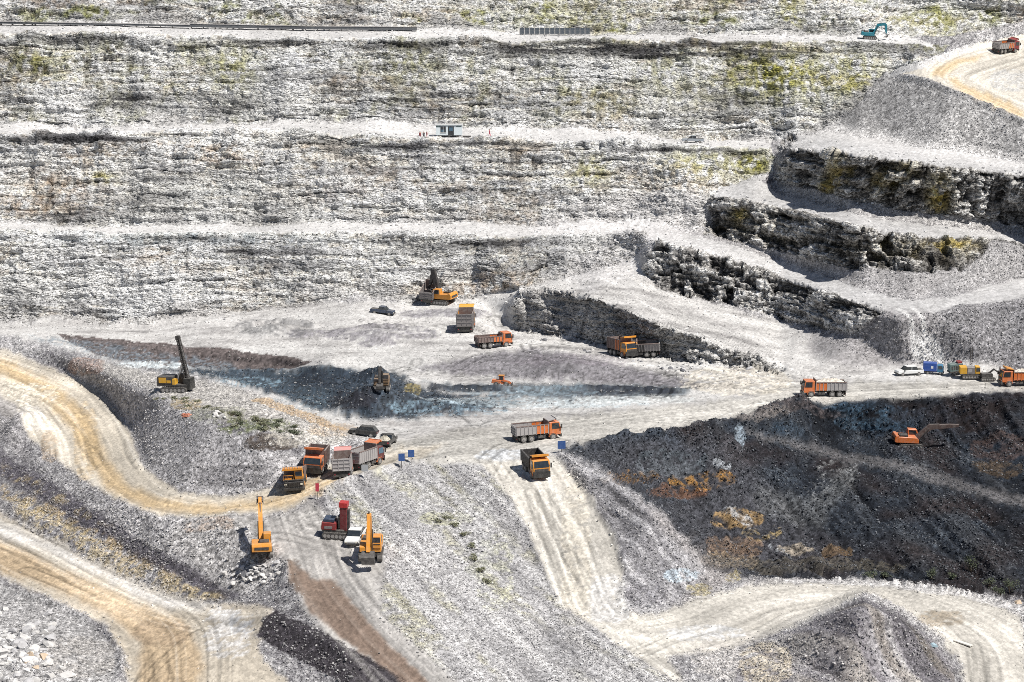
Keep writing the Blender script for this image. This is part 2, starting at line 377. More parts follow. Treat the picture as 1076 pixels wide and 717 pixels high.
fine = fbm(X * 2.6, Y * 2.6, Z * 2.6, 21, 2)
med = fbm(X * 0.8, Y * 0.8, Z * 0.8, 22, 3)
big = fbm(X / 14, Y / 14, Z / 9, 23, 3)
huge = fbm(X / 45, Y / 45, Z / 25, 24, 2)
strata = fbm(X / 16, Y / 16, Z / 0.75 + 0.6 * big, 25, 3)
ledge = fbm(X / 7, Y / 7, Z / 1.6 + .8 * big, 26, 3)
block = fbm(X / 2.2, Y / 2.2, Z / 1.5, 27, 3)
crack = 1 - np.abs(fbm(X / 1.5, Y / 1.5, Z / 1.1, 28, 2)) * 3.2
vert = fbm(X / 1.1, Y / 1.1, Z / 7, 29, 2)
SPK = RNG.normal(size=X.shape)
SPK = np.clip(.8 * SPK + 1.1 * blur(RNG.normal(size=X.shape), 1), -2.2, 2.2)
def beds(h, wd, seed, wob=.5):
    """irregular bedded blocks: a random value per block, stepping at the joints"""
    zz = (Z + wob * big * 2.0 + .22 * fine + .35 * med) / h
    ly = np.floor(zz)
    sh = _hash(ly.astype(np.int32), 0 * ly.astype(np.int32), 0 * ly.astype(np.int32), seed)
    bxx = np.floor((X + .5 * Y) / wd * (.7 + .6 * sh) + sh * 9 + .35 * med + .12 * fine).astype(np.int32)
    v = _hash(bxx, ly.astype(np.int32), 0 * bxx, seed + 1) * 2 - 1
    lay = vnoise(X / 9, Y / 9, ly * 7.31, seed + 2)
    fr = zz - ly
    return v, lay, fr
B1v, B1l, B1f_ = beds(1.15, 2.6, 301)
B2v, B2l, B2f_ = beds(.55, 1.2, 311)
B3v, B3l, B3f_ = beds(2.3, 1.7, 321, .9)
seam = sst(.22, .0, B1f_) * sst(-.2, .5, B1l + .5 * med) + .6 * sst(.25, 0, B2f_) * sst(0, .6, B2l + .5 * med)

col = np.empty(X.shape + (3,))
col[:] = LILAC
def mix(mask, c):
    global col
    m = np.clip(mask, 0, 1)[..., None]
    col = col * (1 - m) + (c if isinstance(c, np.ndarray) and c.ndim == 3 else np.asarray(c)) * m
def var(c, amp, n=None):
    n = fine if n is None else n
    return np.asarray(c) * np.clip(1 + amp * n, .08, 2.2)[..., None]
def ramp(t, stops):
    out = np.empty(t.shape + (3,))
    xs = [s[0] for s in stops]
    for k in range(3): out[..., k] = np.interp(t, xs, [s[1][k] for s in stops])
    return out

# loose rubble by default: grey lilac stones with pale and dark ones among them
rub = .5 + .22 * fine + .2 * med + .26 * big + .10 * SPK
col = ramp(rub, [(0, c3(.07, .068, .075)), (.3, c3(.20, .193, .205)), (.55, LILAC), (.8, c3(.52, .505, .51)), (1.0, c3(.66, .65, .64))])

# rear walls
wallm = np.clip(sum(mW), 0, 1)
t = .80 + .27 * strata + .10 * fine + .12 * block + .24 * big + .09 * B1v + .08 * B2v + .15 * B1l + .02 * SPK - .30 * seam + .12 * huge
rock = ramp(t, [(0, c3(.022, .022, .024)), (.22, c3(.10, .097, .096)), (.42, c3(.30, .29, .28)), (.62, c3(.53, .52, .505)), (.85, c3(.68, .675, .665))])
mix(wallm, np.minimum(rock * 1.22 * c3(1.03, 1.0, .955), .70))
chalk = fbm(X / 26, Y / 40, Z / 6.5, 141, 4)
mix(wallm * sst(.02, .38, chalk) * sst(-.7, .0, med + .4 * fine) * .85, var(c3(.68, .675, .655), .2, .5 * fine + .4 * med))
mix(wallm * sst(-.08, -.42, chalk) * sst(-.5, .3, strata + .5 * med) * .7, var(c3(.15, .148, .155), .8, .6 * fine + .5 * strata))
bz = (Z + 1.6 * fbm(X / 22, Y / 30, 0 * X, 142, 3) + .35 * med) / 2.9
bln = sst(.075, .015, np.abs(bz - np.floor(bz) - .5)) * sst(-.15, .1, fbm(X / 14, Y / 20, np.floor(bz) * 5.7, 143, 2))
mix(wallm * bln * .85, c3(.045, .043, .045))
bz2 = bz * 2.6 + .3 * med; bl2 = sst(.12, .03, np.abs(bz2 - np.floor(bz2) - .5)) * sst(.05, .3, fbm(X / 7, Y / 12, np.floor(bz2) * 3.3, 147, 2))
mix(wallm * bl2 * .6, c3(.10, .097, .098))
vst = fbm(X / 1.5, Y / 3, Z / 16, 144, 3)
mix(wallm * sst(.2, .5, vst) * sst(-.2, .3, big) * .6, c3(.64, .635, .625)); mix(wallm * sst(-.22, -.5, vst) * sst(-.1, .3, -big) * .65, c3(.12, .115, .11))
warm = fbm(X / 20, Y / 30, Z / 5, 145, 3)
mix(wallm * sst(.08, .4, warm) * sst(-.3, .3, med) * .38, var(c3(.44, .34, .24), .6)); mix(wallm * sst(-.12, -.45, warm) * sst(-.3, .3, med) * .3, var(c3(.24, .26, .32), .6))
grn = sst(.02, .5, fbm(X / 9, Y / 9, Z / 6, 41, 3) + .35 * fbm(X / 2, Y / 2, Z / 9, 42, 2)) * sst(-.5, .4, med)
mix(mW[0] * grn * .75, var(c3(.24, .25, .085), .8)); mix(mW[1] * grn * .42, var(OLIVE, .8))
for (a, b, ru, rv, s) in [(820, 80, 60, 30, .75), (600, 20, 100, 22, .35), (245, 72, 26, 26, .5), (35, 65, 30, 18, .45), (735, 175, 40, 16, .55), (790, 170, 24, 14, .8), (107, 187, 14, 6, .7), (620, 185, 22, 20, .5), (430, 70, 40, 26, .3), (900, 85, 26, 26, .6), (640, 110, 60, 16, .3), (985, 25, 40, 16, .5), (700, 80, 40, 30, .3), (830, 15, 16, 18, .6)]:
    g = np.exp(-((U - a) / ru) ** 2 - ((V - b) / rv) ** 2) * sst(-.55, .35, med + .5 * vert)
    mix(wallm * np.clip(g * s * 1.3, 0, .9), var(c3(.31, .30, .07), .8))
for (a, b, ru, rv, s) in [(60, 195, 60, 22, .5), (30, 220, 60, 12, .55), (230, 165, 60, 14, .35), (700, 195, 60, 22, .45), (400, 190, 40, 14, .3), (500, 300, 60, 16, .3), (545, 308, 30, 10, .4), (320, 205, 60, 20, .25)]:
    g = np.exp(-((U - a) / ru) ** 2 - ((V - b) / rv) ** 2) * sst(-.5, .4, med)
    mix(wallm * g * s, var(c3(.42, .31, .21), .9))
for (a, b, ru, rv, s) in [(200, 252, 150, 7, .6), (240, 205, 60, 16, .3), (400, 225, 60, 14, .35), (520, 200, 60, 14, .25)]:
    g = np.exp(-((U - a) / ru) ** 2 - ((V - b) / rv) ** 2) * sst(-.4, .5, med)
    mix(wallm * g * s, var(c3(.20, .26, .31), .9))
# dark weathered wall bands, overhang shade painted under the crests, white chalky ones
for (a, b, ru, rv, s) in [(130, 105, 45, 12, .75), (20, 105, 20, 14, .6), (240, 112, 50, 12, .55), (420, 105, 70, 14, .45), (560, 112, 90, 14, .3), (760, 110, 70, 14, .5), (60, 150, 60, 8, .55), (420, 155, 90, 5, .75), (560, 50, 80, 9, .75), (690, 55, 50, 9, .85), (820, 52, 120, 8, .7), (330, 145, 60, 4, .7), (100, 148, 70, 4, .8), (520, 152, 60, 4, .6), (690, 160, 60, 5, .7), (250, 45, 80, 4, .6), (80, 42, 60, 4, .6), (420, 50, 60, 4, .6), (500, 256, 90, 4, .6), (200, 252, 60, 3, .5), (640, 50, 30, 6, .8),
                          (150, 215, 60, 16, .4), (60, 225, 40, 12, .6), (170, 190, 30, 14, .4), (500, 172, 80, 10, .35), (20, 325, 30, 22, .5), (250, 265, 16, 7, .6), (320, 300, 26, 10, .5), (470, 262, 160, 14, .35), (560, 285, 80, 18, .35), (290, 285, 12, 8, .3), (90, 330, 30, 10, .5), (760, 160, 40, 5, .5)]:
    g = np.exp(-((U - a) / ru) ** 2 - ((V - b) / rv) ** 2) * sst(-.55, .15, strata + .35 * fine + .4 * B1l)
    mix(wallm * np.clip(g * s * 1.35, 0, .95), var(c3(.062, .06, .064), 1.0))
for (a, b, ru, rv, s) in [(200, 300, 160, 26, .55), (60, 290, 70, 26, .4), (90, 125, 60, 8, .6), (560, 130, 120, 7, .55), (700, 105, 40, 20, .5), (480, 220, 70, 12, .5), (640, 215, 40, 14, .6), (260, 215, 70, 12, .4), (400, 275, 50, 30, .25), (680, 105, 10, 24, .5), (300, 90, 50, 30, .25), (880, 12, 40, 8, .4), (950, 30, 60, 8, .3)]:
    g = np.exp(-((U - a) / ru) ** 2 - ((V - b) / rv) ** 2) * sst(-.55, .3, med + .5 * fine)
    mix(wallm * g * s, var(c3(.66, .655, .65), .25))

# bluffs: darker broken rock
blm = np.clip(sum(mB), 0, 1)
t = .40 + .30 * fine + .22 * block + .12 * strata + .12 * vert + .1 * big + .28 * B3v + .14 * B2v + .08 * SPK
brock = ramp(t, [(0, c3(.03, .03, .03)), (.25, c3(.11, .106, .104)), (.48, c3(.27, .262, .255)), (.72, c3(.50, .49, .475)), (1, c3(.64, .63, .62))])
mix(blm, brock * (1.3 + .2 * mB[3])[..., None])
for (a, b, ru, rv, s) in [(987, 207, 11, 22, .95), (868, 197, 6, 10, .9), (880, 180, 10, 18, .6), (925, 192, 14, 12, .4), (952, 180, 12, 12, .4), (776, 225, 8, 8, .7), (1005, 262, 16, 8, .5), (1000, 258, 22, 5, .7), (800, 240, 60, 18, .1), (950, 262, 60, 14, .15)]:
    g = np.exp(-((U - a) / ru) ** 2 - ((V - b) / rv) ** 2) * sst(-.6, .1, med + .4 * fine)
    mix(blm * g * s, var(c3(.45, .36, .10), .8))
g = np.exp(-((U - 985) / 22.) ** 2 - ((V - 272) / 10.) ** 2)
mix(blm * g * .8, var(c3(.05, .045, .042), .7))
# fans of pale scree against the foot of the walls
fr_ = random.Random(31)
for (toe, k0, n_) in ((B1B, 0, 26), (B2B, 1, 30), (B3B, 2, 30), (FT, 3, 24)):
    tu, tv = [p[0] for p in toe], [p[1] for p in toe]
    for q in range(n_):
        u0 = fr_.uniform(-40, min(tu[-1], 960)); v0 = float(np.interp(u0, tu, tv)) + 2; hh_ = fr_.uniform(5, 26) * (1 if fr_.random() < .6 else .5); ww = hh_ * fr_.uniform(.8, 2.2)
        m = sst(1.05, .75, np.abs(U - u0) / ww + np.clip(v0 - V, 0, 99) / hh_ + .28 * med + .15 * fine) * (V < v0 + 3)
        mix(m * mW[k0] * fr_.uniform(.5, .95), var(DUST * fr_.uniform(.82, 1.0), .3, .5 * fine + .5 * med))
# slope E: grey speckle; scree
mSE = zone(P_SE, 3)
mix(mSE * .8, var(c3(.36, .355, .352), 1.0, .7 * fine + .5 * med))

# pale ledges and terraces, haul roads, floor
ROADS = {}
def road(name, poly, soft=2, warp=1.0):
    ROADS[name] = (poly, zone(poly, soft, warp)); return ROADS[name][1]
dustm = [road('ledge', band(B1B, ext(B1F, 985, 50)), 0), road('ledge', band(B2B, B2F), 0), road('ledge', band(B3B, B3F), 0)]
floor = zone([(-230, 342), (0, 340), (60, 337), (150, 341), (240, 326), (330, 318), (440, 316), (500, 311), (560, 300), (610, 288), (640, 279), (672, 266), (688, 272), (677, 292), (700, 304), (760, 322), (820, 340), (860, 352), (900, 372), (990, 385), (1076, 394), (1290, 410), (1290, 404), (1076, 412), (900, 423), (815, 430), (720, 452), (640, 464), (590, 475), (505, 488), (430, 488), (385, 500), (340, 515), (300, 520), (340, 490), (395, 468), (330, 437), (270, 415), (230, 400), (110, 378), (60, 364), (0, 352), (-230, 345)], 2)
fl_n = .55 + .55 * fbm(X / 9, Y / 6, 0 * X, 51, 5, .6) + .12 * fine + .25 * fbm(X / 16, Y / 2.2, 0 * X, 52, 3)
flc = ramp(fl_n, [(0, c3(.20, .195, .195)), (.28, c3(.36, .35, .345)), (.55, c3(.52, .51, .50)), (1, c3(.60, .595, .585))])
mix(floor * .95, flc)
def ell(a, b, ru, rv, c, s, lo=-.6, hi=.1, nz=None, amp=.7):
    g = np.exp(-(np.abs((U - a) / ru) ** 2.6 + np.abs((V - b) / rv) ** 2.6))
    g = sst(.30, .43, g * (1 + .5 * big + .55 * med + .3 * fine)) * sst(lo, hi, (med + .4 * fine) if nz is None else nz)
    mix(g * s, var(c, amp))
def poly(p, c, s=1, soft=2, amp=.7, n=None, brk=None):
    m = zone(p, soft)
    if brk is not None: m = m * sst(brk - .25, brk + .25, med + .5 * fine)
    mix(m * s, var(c, amp, n)); return m
# scree at foot of walls and on the right terraces
for d in dustm: mix(d, var(DUST, .22, .5 * fine + .5 * big))
tD = zone(band(DBACK, DCREST[2:]), 1); tC = zone(band(CBACK, CCREST), 1); tB = zone(band(BBACK, BCREST), 1)
for d in (tD, tC, tB): mix(d, var(c3(.47, .465, .465), .4, .4 * fine + .5 * med + .4 * big))
scr = zone(band(CTOE, BBACK[2:]), 3); mix(scr * .75, var(c3(.36, .35, .35), .5, .4 * fine + .7 * fbm(X / .9, Y / 6, Z / 6, 61, 2)))
scr2 = zone(band(DTOE, CBACK[2:]), 2); mix(scr2 * .6, var(c3(.44, .43, .425), .4))
poly([(838, 142), (880, 129), (930, 140), (985, 150), (1076, 165), (1076, 180), (960, 163), (900, 150)], c3(.57, .56, .555), .8, 4, .3)
poly([(590, 292), (640, 245), (690, 238), (740, 205), (745, 222), (738, 246), (690, 250), (674, 272), (670, 290), (620, 306)], c3(.50, .49, .49), .8, 5, .45)
poly([(560, 232), (600, 218), (660, 207), (735, 205), (738, 236), (640, 246), (560, 247)], c3(.56, .55, .55), .75, 4, .3)
poly([(900, 352), (930, 328), (985, 330), (1000, 385), (900, 389), (850, 372), (850, 352)], c3(.31, .30, .305), .85, 4, .6)
poly([(990, 328), (1076, 316), (1290, 330), (1290, 405), (1076, 393), (1020, 386), (985, 360)], c3(.20, .196, .205), .8, 4, 1.1)
poly([(1042, 252), (1076, 258), (1290, 300), (1290, 330), (1076, 290), (1000, 312), (965, 314), (1010, 285), (1030, 272)], c3(.33, .325, .33), .7, 3, .5)
# white wheel tracks on the short ramp
for tk in ([(942, 324), (958, 345), (968, 366), (978, 382)], [(956, 322), (970, 345), (980, 366), (989, 381)]):
    bb = (U > 915) & (U < 1010) & (V > 305) & (V < 392)
    d, r = seg_field(tk, bb); m = np.zeros(X.shape); m[bb] = sst(.6, .25, np.abs(d)); mix(m * .85, c3(.62, .615, .61))
# pit floor patches
poly([(60, 352), (130, 357), (200, 363), (280, 372), (330, 381), (300, 390), (230, 388), (160, 383), (100, 374)], c3(.15, .128, .125), .95, 1, .9, None)
poly([(20, 353), (90, 358), (240, 380), (250, 390), (140, 384), (80, 368)], c3(.16, .20, .235), .6, 2, .9, None, -.1)
mb1 = poly([(150, 388), (240, 388), (330, 390), (400, 394), (420, 410), (385, 442), (330, 430), (270, 410), (230, 398)], BLUE, .92, 3, 1.1)
ell(262, 402, 36, 5, PALEBLUE, .65, -.2, .4); ell(160, 384, 36, 3.5, c3(.52, .56, .58), .8); ell(320, 424, 34, 7, PALEBLUE * .6, .5, -.2, .4); ell(345, 400, 40, 8, INK, .7)
mb2 = poly([(350, 398), (385, 388), (420, 392), (440, 408), (460, 412), (535, 428), (470, 436), (430, 440), (385, 441), (355, 436)], c3(.055, .07, .09), .95, 3, 1.3)
ell(372, 424, 26, 12, c3(.04, .038, .045), .8); ell(470, 432, 60, 5, PALEBLUE, .55, -.3, .4); ell(500, 421, 50, 6, c3(.05, .065, .085), .85)
poly([(440, 402), (520, 405), (640, 403), (735, 404), (720, 416), (600, 420), (470, 412)], c3(.10, .125, .15), .8, 3, 1.0)
ell(650, 411, 70, 4, c3(.045, .05, .065), .85); ell(560, 412, 70, 5, c3(.27, .33, .37), .6, -.4, .4); ell(490, 409, 40, 3, INK, .8); ell(560, 423, 120, 6, c3(.46, .52, .55), .55)
ell(433, 411, 9, 6, c3(.30, .25, .12), .7); ell(660, 420, 70, 4, c3(.56, .58, .58), .6)
poly([(430, 388), (500, 374), (560, 366), (610, 374), (700, 395), (800, 410), (730, 406), (640, 403), (560, 401), (500, 395)], c3(.235, .225, .24), .9, 3, .8)
ell(585, 385, 26, 10, c3(.08, .08, .085), .6, -.2, .5); ell(600, 380, 60, 8, c3(.22, .2, .22), .5)
for q in [(405, 352, 58, 8), (470, 330, 46, 5), (330, 352, 30, 4), (395, 362, 20, 3)]: ell(*q, c3(.27, .26, .275), .85)
ell(290, 346, 40, 9, c3(.15, .15, .155), .7, -.3, .4)
ell(360, 300, 40, 14, DUST, .6)
# main road through the junction: greyer wheel lanes
main = road('main', [(390, 470), (480, 450), (600, 437), (700, 428), (790, 418), (815, 405), (1076, 398), (1290, 404), (1076, 411), (900, 422), (815, 430), (720, 451), (640, 463), (590, 474), (505, 488), (430, 487), (340, 515), (300, 520), (345, 488)], 3)
mix(main * .75, var(c3(.45, .435, .405), .25, .5 * fine + big))
ell(530, 478, 30, 6, c3(.55, .57, .60), .7); ell(440, 452, 90, 9, c3(.36, .345, .335), .5, -.3, .4); ell(775, 400, 60, 14, CREAM, .6)
# the ramp and the lower road
ramp_p = [(505, 487), (525, 510), (550, 550), (567, 590), (588, 635), (640, 672), (700, 712), (720, 720), (700, 690), (760, 684), (800, 671), (850, 652), (910, 622), (946, 640), (985, 668), (1012, 700), (1015, 790), (1060, 790), (1080, 720), (1076, 650), (1040, 632), (980, 620), (880, 612), (790, 614), (740, 626), (690, 646), (665, 648), (653, 630), (656, 600), (645, 565), (625, 530), (600, 500), (585, 478)]
rmp = road('ramp', ramp_p, 2)
mix(rmp, var(c3(.50, .48, .445), .25, .4 * fine + big))
ell(640, 630, 22, 26, DUST, .7); ell(605, 590, 16, 90, CREAM * .98, .5); ell(790, 690, 60, 26, c3(.44, .42, .40), .5); ell(740, 665, 40, 8, c3(.55, .56, .58), .5)
# haul loop on the left
loop = road('loop', [(-230, 355), (0, 366), (60, 388), (105, 412), (133, 447), (150, 490), (185, 516), (240, 523), (300, 512), (340, 494), (400, 472), (470, 466), (440, 484), (385, 498), (335, 517), (300, 538), (230, 546), (160, 541), (130, 527), (85, 503), (40, 467), (0, 434), (-230, 420)], 2)
mix(loop, var(c3(.49, .455, .40), .25, .4 * fine + big))
poly([(-100, 372), (0, 376), (60, 405), (95, 440), (112, 480), (130, 505), (165, 524), (230, 532), (300, 521), (345, 500), (350, 506), (300, 532), (230, 542), (155, 536), (112, 512), (88, 480), (72, 445), (40, 415), (0, 392), (-100, 382)], TAN, .8, 4, .3)
ell(90, 465, 12, 40, TAN, .35); ell(330, 512, 40, 10, TAN, .5); ell(20, 415, 40, 12, CREAM, .7); ell(52, 470, 9, 16, c3(.36, .29, .22), .6); ell(30, 440, 14, 14, DUST, .4)
poly([(-230, 430), (0, 415), (18, 425), (26, 445), (24, 470), (40, 490), (0, 470), (-230, 500)], GREY, .8, 3, .8)
# flat of the excavators
flat = road('flat', [(235, 547), (300, 541), (330, 522), (345, 545), (372, 558), (405, 590), (398, 640), (440, 680), (480, 717), (500, 790), (420, 790), (360, 690), (318, 640), (300, 590), (270, 565)], 4)
mix(flat * .9, var(c3(.44, .425, .41), .3, .4 * fine + big))
poly([(300, 588), (318, 600), (330, 609), (352, 611), (374, 640), (422, 690), (480, 745), (505, 790), (470, 790), (415, 710), (362, 672), (326, 643), (308, 612)], c3(.255, .20, .165), .9, 2, .35)
ell(310, 606, 8, 18, c3(.13, .105, .09), .7); ell(330, 550, 26, 14, c3(.52, .505, .49), .5)
# lower left road
low = road('low', [(-230, 445), (0, 540), (60, 570), (150, 616), (210, 634), (262, 636), (290, 640), (268, 668), (275, 690), (300, 717), (330, 790), (130, 790), (134, 700), (110, 657), (60, 632), (0, 603), (-230, 522)], 3)
mix(low, var(c3(.49, .45, .39), .25, .4 * fine + big))
poly([(-100, 530), (0, 568), (70, 600), (140, 634), (195, 655), (215, 690), (200, 790), (140, 790), (145, 710), (150, 680), (110, 645), (40, 612), (-100, 570)], c3(.46, .36, .245), .75, 5, .35)
poly([(-230, 455), (0, 545), (70, 577), (160, 622), (240, 640), (170, 640), (100, 604), (30, 572), (-230, 490)], DUST, .7, 4, .25)
ell(240, 665, 26, 26, c3(.55, .55, .56), .6); ell(255, 655, 14, 12, c3(.33, .34, .36), .6, -.2, .3); ell(170, 665, 30, 14, c3(.30, .235, .175), .45)
# slopes left: rubble bands running with the road, tan clay layers
def flow(name, pl, bb, W, cols, amp, fr=.55, seed=71):
    d, r = seg_field(pl, bb)
    return d, r
bb = (U < 330) & (V > 440) & (V < 680)
d, r = seg_field([(-230, 380), (-60, 455), (0, 490), (80, 540), (160, 590), (240, 632), (300, 660)], bb)
lay = np.full(X.shape, 9.9); lay[bb] = d
dk = sst(2.2, .8, np.abs(lay + 1.0 + .7 * big)) * zone([(-230, 380), (0, 470), (60, 500), (130, 545), (220, 600), (255, 618), (240, 625), (150, 590), (60, 540), (0, 500), (-230, 430)], 2)
mix(dk * .85, var(c3(.125, .118, .135), .6))
cl = zone([(0, 524), (60, 548), (130, 590), (200, 620), (240, 628), (235, 616), (170, 594), (120, 565), (70, 540), (30, 520), (0, 508)], 2) * sst(-.25, .3, med + .4 * big)
mix(cl * .75, var(c3(.40, .32, .20), .7))
poly([(0, 478), (60, 510), (130, 556), (200, 600), (262, 627), (230, 629), (150, 588), (70, 538), (0, 496)], c3(.12, .113, .13), .85, 2, .7)
poly([(5, 522), (30, 526), (60, 545), (100, 562), (130, 588), (200, 616), (240, 626), (205, 632), (130, 606), (80, 578), (20, 545)], c3(.36, .30, .19), .7, 2, .9, None, -.1)
mix(zone([(0, 498), (90, 545), (120, 556), (60, 516), (0, 488)], 2) * sst(0, .4, med) * .6, var(c3(.34, .28, .17), .6))
poly([(195, 546), (250, 548), (290, 565), (300, 600), (262, 628), (220, 610), (170, 570)], c3(.42, .41, .405), .8, 4, 1.0)
ell(220, 556, 26, 8, c3(.36, .27, .20), .5)
# grey slope under the rig
poly([(60, 376), (120, 398), (170, 421), (222, 446), (290, 476), (335, 488), (300, 508), (240, 520), (185, 514), (150, 488), (136, 446), (105, 410)], c3(.37, .362, .368), .85, 3, .8)
poly([(90, 395), (130, 430), (150, 470), (170, 505), (150, 490), (130, 450), (100, 410)], c3(.26, .255, .265), .5, 3, .7)
ell(245, 500, 40, 12, c3(.16, .155, .165), .5); ell(90, 385, 20, 9, c3(.27, .20, .17), .8)
poly([(110, 380), (170, 394), (230, 402), (280, 420), (340, 442), (380, 458), (330, 470), (280, 455), (220, 432), (160, 412), (110, 395)], c3(.42, .405, .385), .85, 3, .7)
ell(265, 448, 40, 9, c3(.13, .15, .065), .75, -.35, .15); ell(285, 466, 32, 8, c3(.085, .07, .06), .9, -.8, -.1); ell(230, 436, 30, 9, c3(.16, .165, .11), .5); poly([(275, 418), (330, 436), (370, 452), (350, 452), (300, 434), (262, 420)], c3(.44, .335, .22), .7, 1, .4)
ell(196, 425, 16, 6, c3(.30, .235, .12), .6); ell(320, 460, 40, 10, c3(.50, .48, .44), .5)
ell(350, 452, 26, 7, c3(.40, .31, .22), .5)
# wedge below the junction: streaks running down to the lower right
wedge = zone([(340, 516), (385, 499), (430, 486), (505, 487), (525, 510), (550, 550), (567, 590), (588, 635), (640, 672), (700, 717), (760, 790), (520, 790), (480, 717), (440, 680), (398, 640), (408, 590), (372, 556), (345, 545)], 2)
sx = (X * .50 + Y * -.87); sy = (X * .87 + Y * .50)
strk = fbm(sy / 1.1, sx / 14, 0 * X, 81, 3)
mix(wedge * .9, ramp(.5 + .55 * strk + .20 * fine + .15 * big, [(0, c3(.18, .177, .182)), (.4, c3(.345, .34, .345)), (.7, c3(.47, .465, .465)), (1, c3(.60, .595, .585))]))
wv = wedge * sst(.05, .5, fbm(sy / 3, sx / 16, 0 * X, 83, 2)) * sst(-.4, .3, med)
mix(wv * .35, var(c3(.38, .36, .20), .7))
ell(470, 545, 30, 7, c3(.33, .33, .19), .4); ell(520, 600, 20, 40, c3(.42, .42, .32), .45, -.3, .3); ell(500, 590, 12, 16, c3(.10, .105, .05), .6, -.1, .3); ell(500, 560, 20, 50, c3(.5, .5, .5), .4)
# dark pit, right
pit = zone([(592, 474), (640, 463), (720, 451), (780, 441), (815, 429), (860, 426), (900, 423), (960, 418), (1076, 412), (1290, 403), (1290, 690), (1076, 628), (980, 614), (900, 608), (790, 606), (745, 600), (725, 570), (690, 533), (640, 500)], 2)
dpn = .5 + .40 * fine + .3 * med + .3 * big
mix(pit, ramp(dpn, [(0, c3(.013, .015, .02)), (.4, c3(.034, .04, .052)), (.7, c3(.068, .08, .10)), (.92, c3(.15, .17, .195)), (1.15, c3(.36, .38, .40))]))
rib = fbm((X * .95 + Y * .3) / 2.2, (X * .3 - Y * .95) / 18, 0 * X, 94, 3)
mix(pit * sst(.1, .5, rib) * .5, var(c3(.10, .105, .115), .8)); mix(pit * sst(-.1, -.5, rib) * .6, var(c3(.022, .024, .03), .8))
bl = pit * sst(.0, .35, fbm(X / 12, Y / 9, Z / 4, 91, 3)) * sst(500, 440, V + 30 * big)
mix(bl * .75, var(c3(.055, .09, .13), 1.2))
ell(705, 488, 34, 14, c3(.085, .125, .145), .85, -.5, .2); ell(690, 520, 40, 10, c3(.06, .085, .11), .7, -.4, .3); ell(960, 440, 60, 14, c3(.045, .08, .12), .7, -.4, .3)
br = pit * sst(.0, .45, fbm(X / 14, Y / 14, Z / 5, 92, 3) + sst(900, 1060, U) * .35)
mix(br * .6, var(c3(.055, .038, .034), .8))
poly([(600, 476), (640, 466), (700, 460), (770, 462), (800, 500), (860, 560), (900, 600), (790, 606), (740, 600), (700, 545), (650, 505)], c3(.135, .132, .145), .55, 8, 1.0)
poly([(772, 450), (850, 468), (940, 485), (1076, 522), (1290, 583), (1290, 596), (1076, 534), (940, 496), (850, 475), (800, 464)], c3(.185, .18, .185), .85, 2, .5, .4 * fine + strk)
for q in [(660, 503, 30, 6, OCHRE * .7, .75, -.1, .4), (735, 506, 34, 9, OCHRE * .75, .8, -.2, .35), (700, 492, 30, 10, c3(.18, .19, .21), .6), (712, 518, 30, 6, RUST * .7, .5), (775, 545, 26, 10, c3(.40, .28, .14), .7), (800, 560, 20, 8, c3(.42, .33, .17), .7, -.1, .4), (770, 575, 30, 12, c3(.27, .19, .13), .6), (1050, 470, 30, 14, c3(.13, .08, .06), .5), (1050, 492, 26, 8, c3(.2, .13, .06), .4), (765, 590, 30, 8, c3(.36, .30, .22), .5), (880, 580, 16, 6, c3(.24, .16, .08), .5), (870, 595, 80, 7, c3(.17, .15, .11), .45), (770, 607, 8, 5, YELLOW * .7, .7), (835, 578, 20, 5, c3(.5, .44, .36), .6)]: ell(*q)
for pp in ([(757, 535), (772, 532), (790, 545), (797, 555), (788, 556), (770, 545)], [(805, 572), (825, 578), (832, 586), (815, 582)], [(748, 487), (768, 486), (768, 496), (750, 497)]):
    poly(pp, c3(.42, .44, .47), .75, 1, .6, None, -.02)
ell(880, 496, 22, 12, c3(.34, .345, .35), .7, .0, .45); ell(862, 514, 16, 12, c3(.30, .305, .31), .7, .0, .45)
poly([(855, 525), (900, 480), (895, 510), (860, 555), (800, 540), (790, 510)], c3(.20, .205, .21), .5, 5, 1.2)
poly([(770, 462), (772, 450), (776, 446), (784, 460), (780, 472)], c3(.38, .44, .50), .6, 1, .8)
ell(905, 440, 30, 12, c3(.10, .16, .22), .5); ell(842, 436, 44, 7, c3(.15, .13, .13), .8); ell(800, 440, 26, 6, c3(.26, .24, .23), .7)
# ridge beside the ramp
ridge = zone([(592, 474), (640, 500), (690, 533), (725, 570), (745, 603), (740, 622), (690, 640), (668, 646), (655, 630), (658, 600), (647, 565), (627, 530), (602, 500)], 2)
strk2 = fbm((X * .87 + Y * .5) / 1.1, (X * .5 - Y * .87) / 14, 0 * X, 85, 3)
mix(ridge * .9, ramp(.5 + .7 * strk2 + .2 * fine + .2 * big, [(0, c3(.11, .108, .115)), (.4, c3(.255, .25, .262)), (.75, c3(.39, .385, .395)), (1, c3(.52, .51, .52))]))
poly([(742, 600), (700, 560), (660, 515), (700, 545), (745, 590), (780, 604), (742, 624), (700, 640), (735, 615)], c3(.29, .27, .265), .6, 4, .7)
ell(735, 620, 14, 6, YELLOW * .6, .4); ell(715, 605, 18, 7, c3(.42, .50, .56), .5); ell(680, 625, 22, 10, c3(.17, .165, .18), .55)
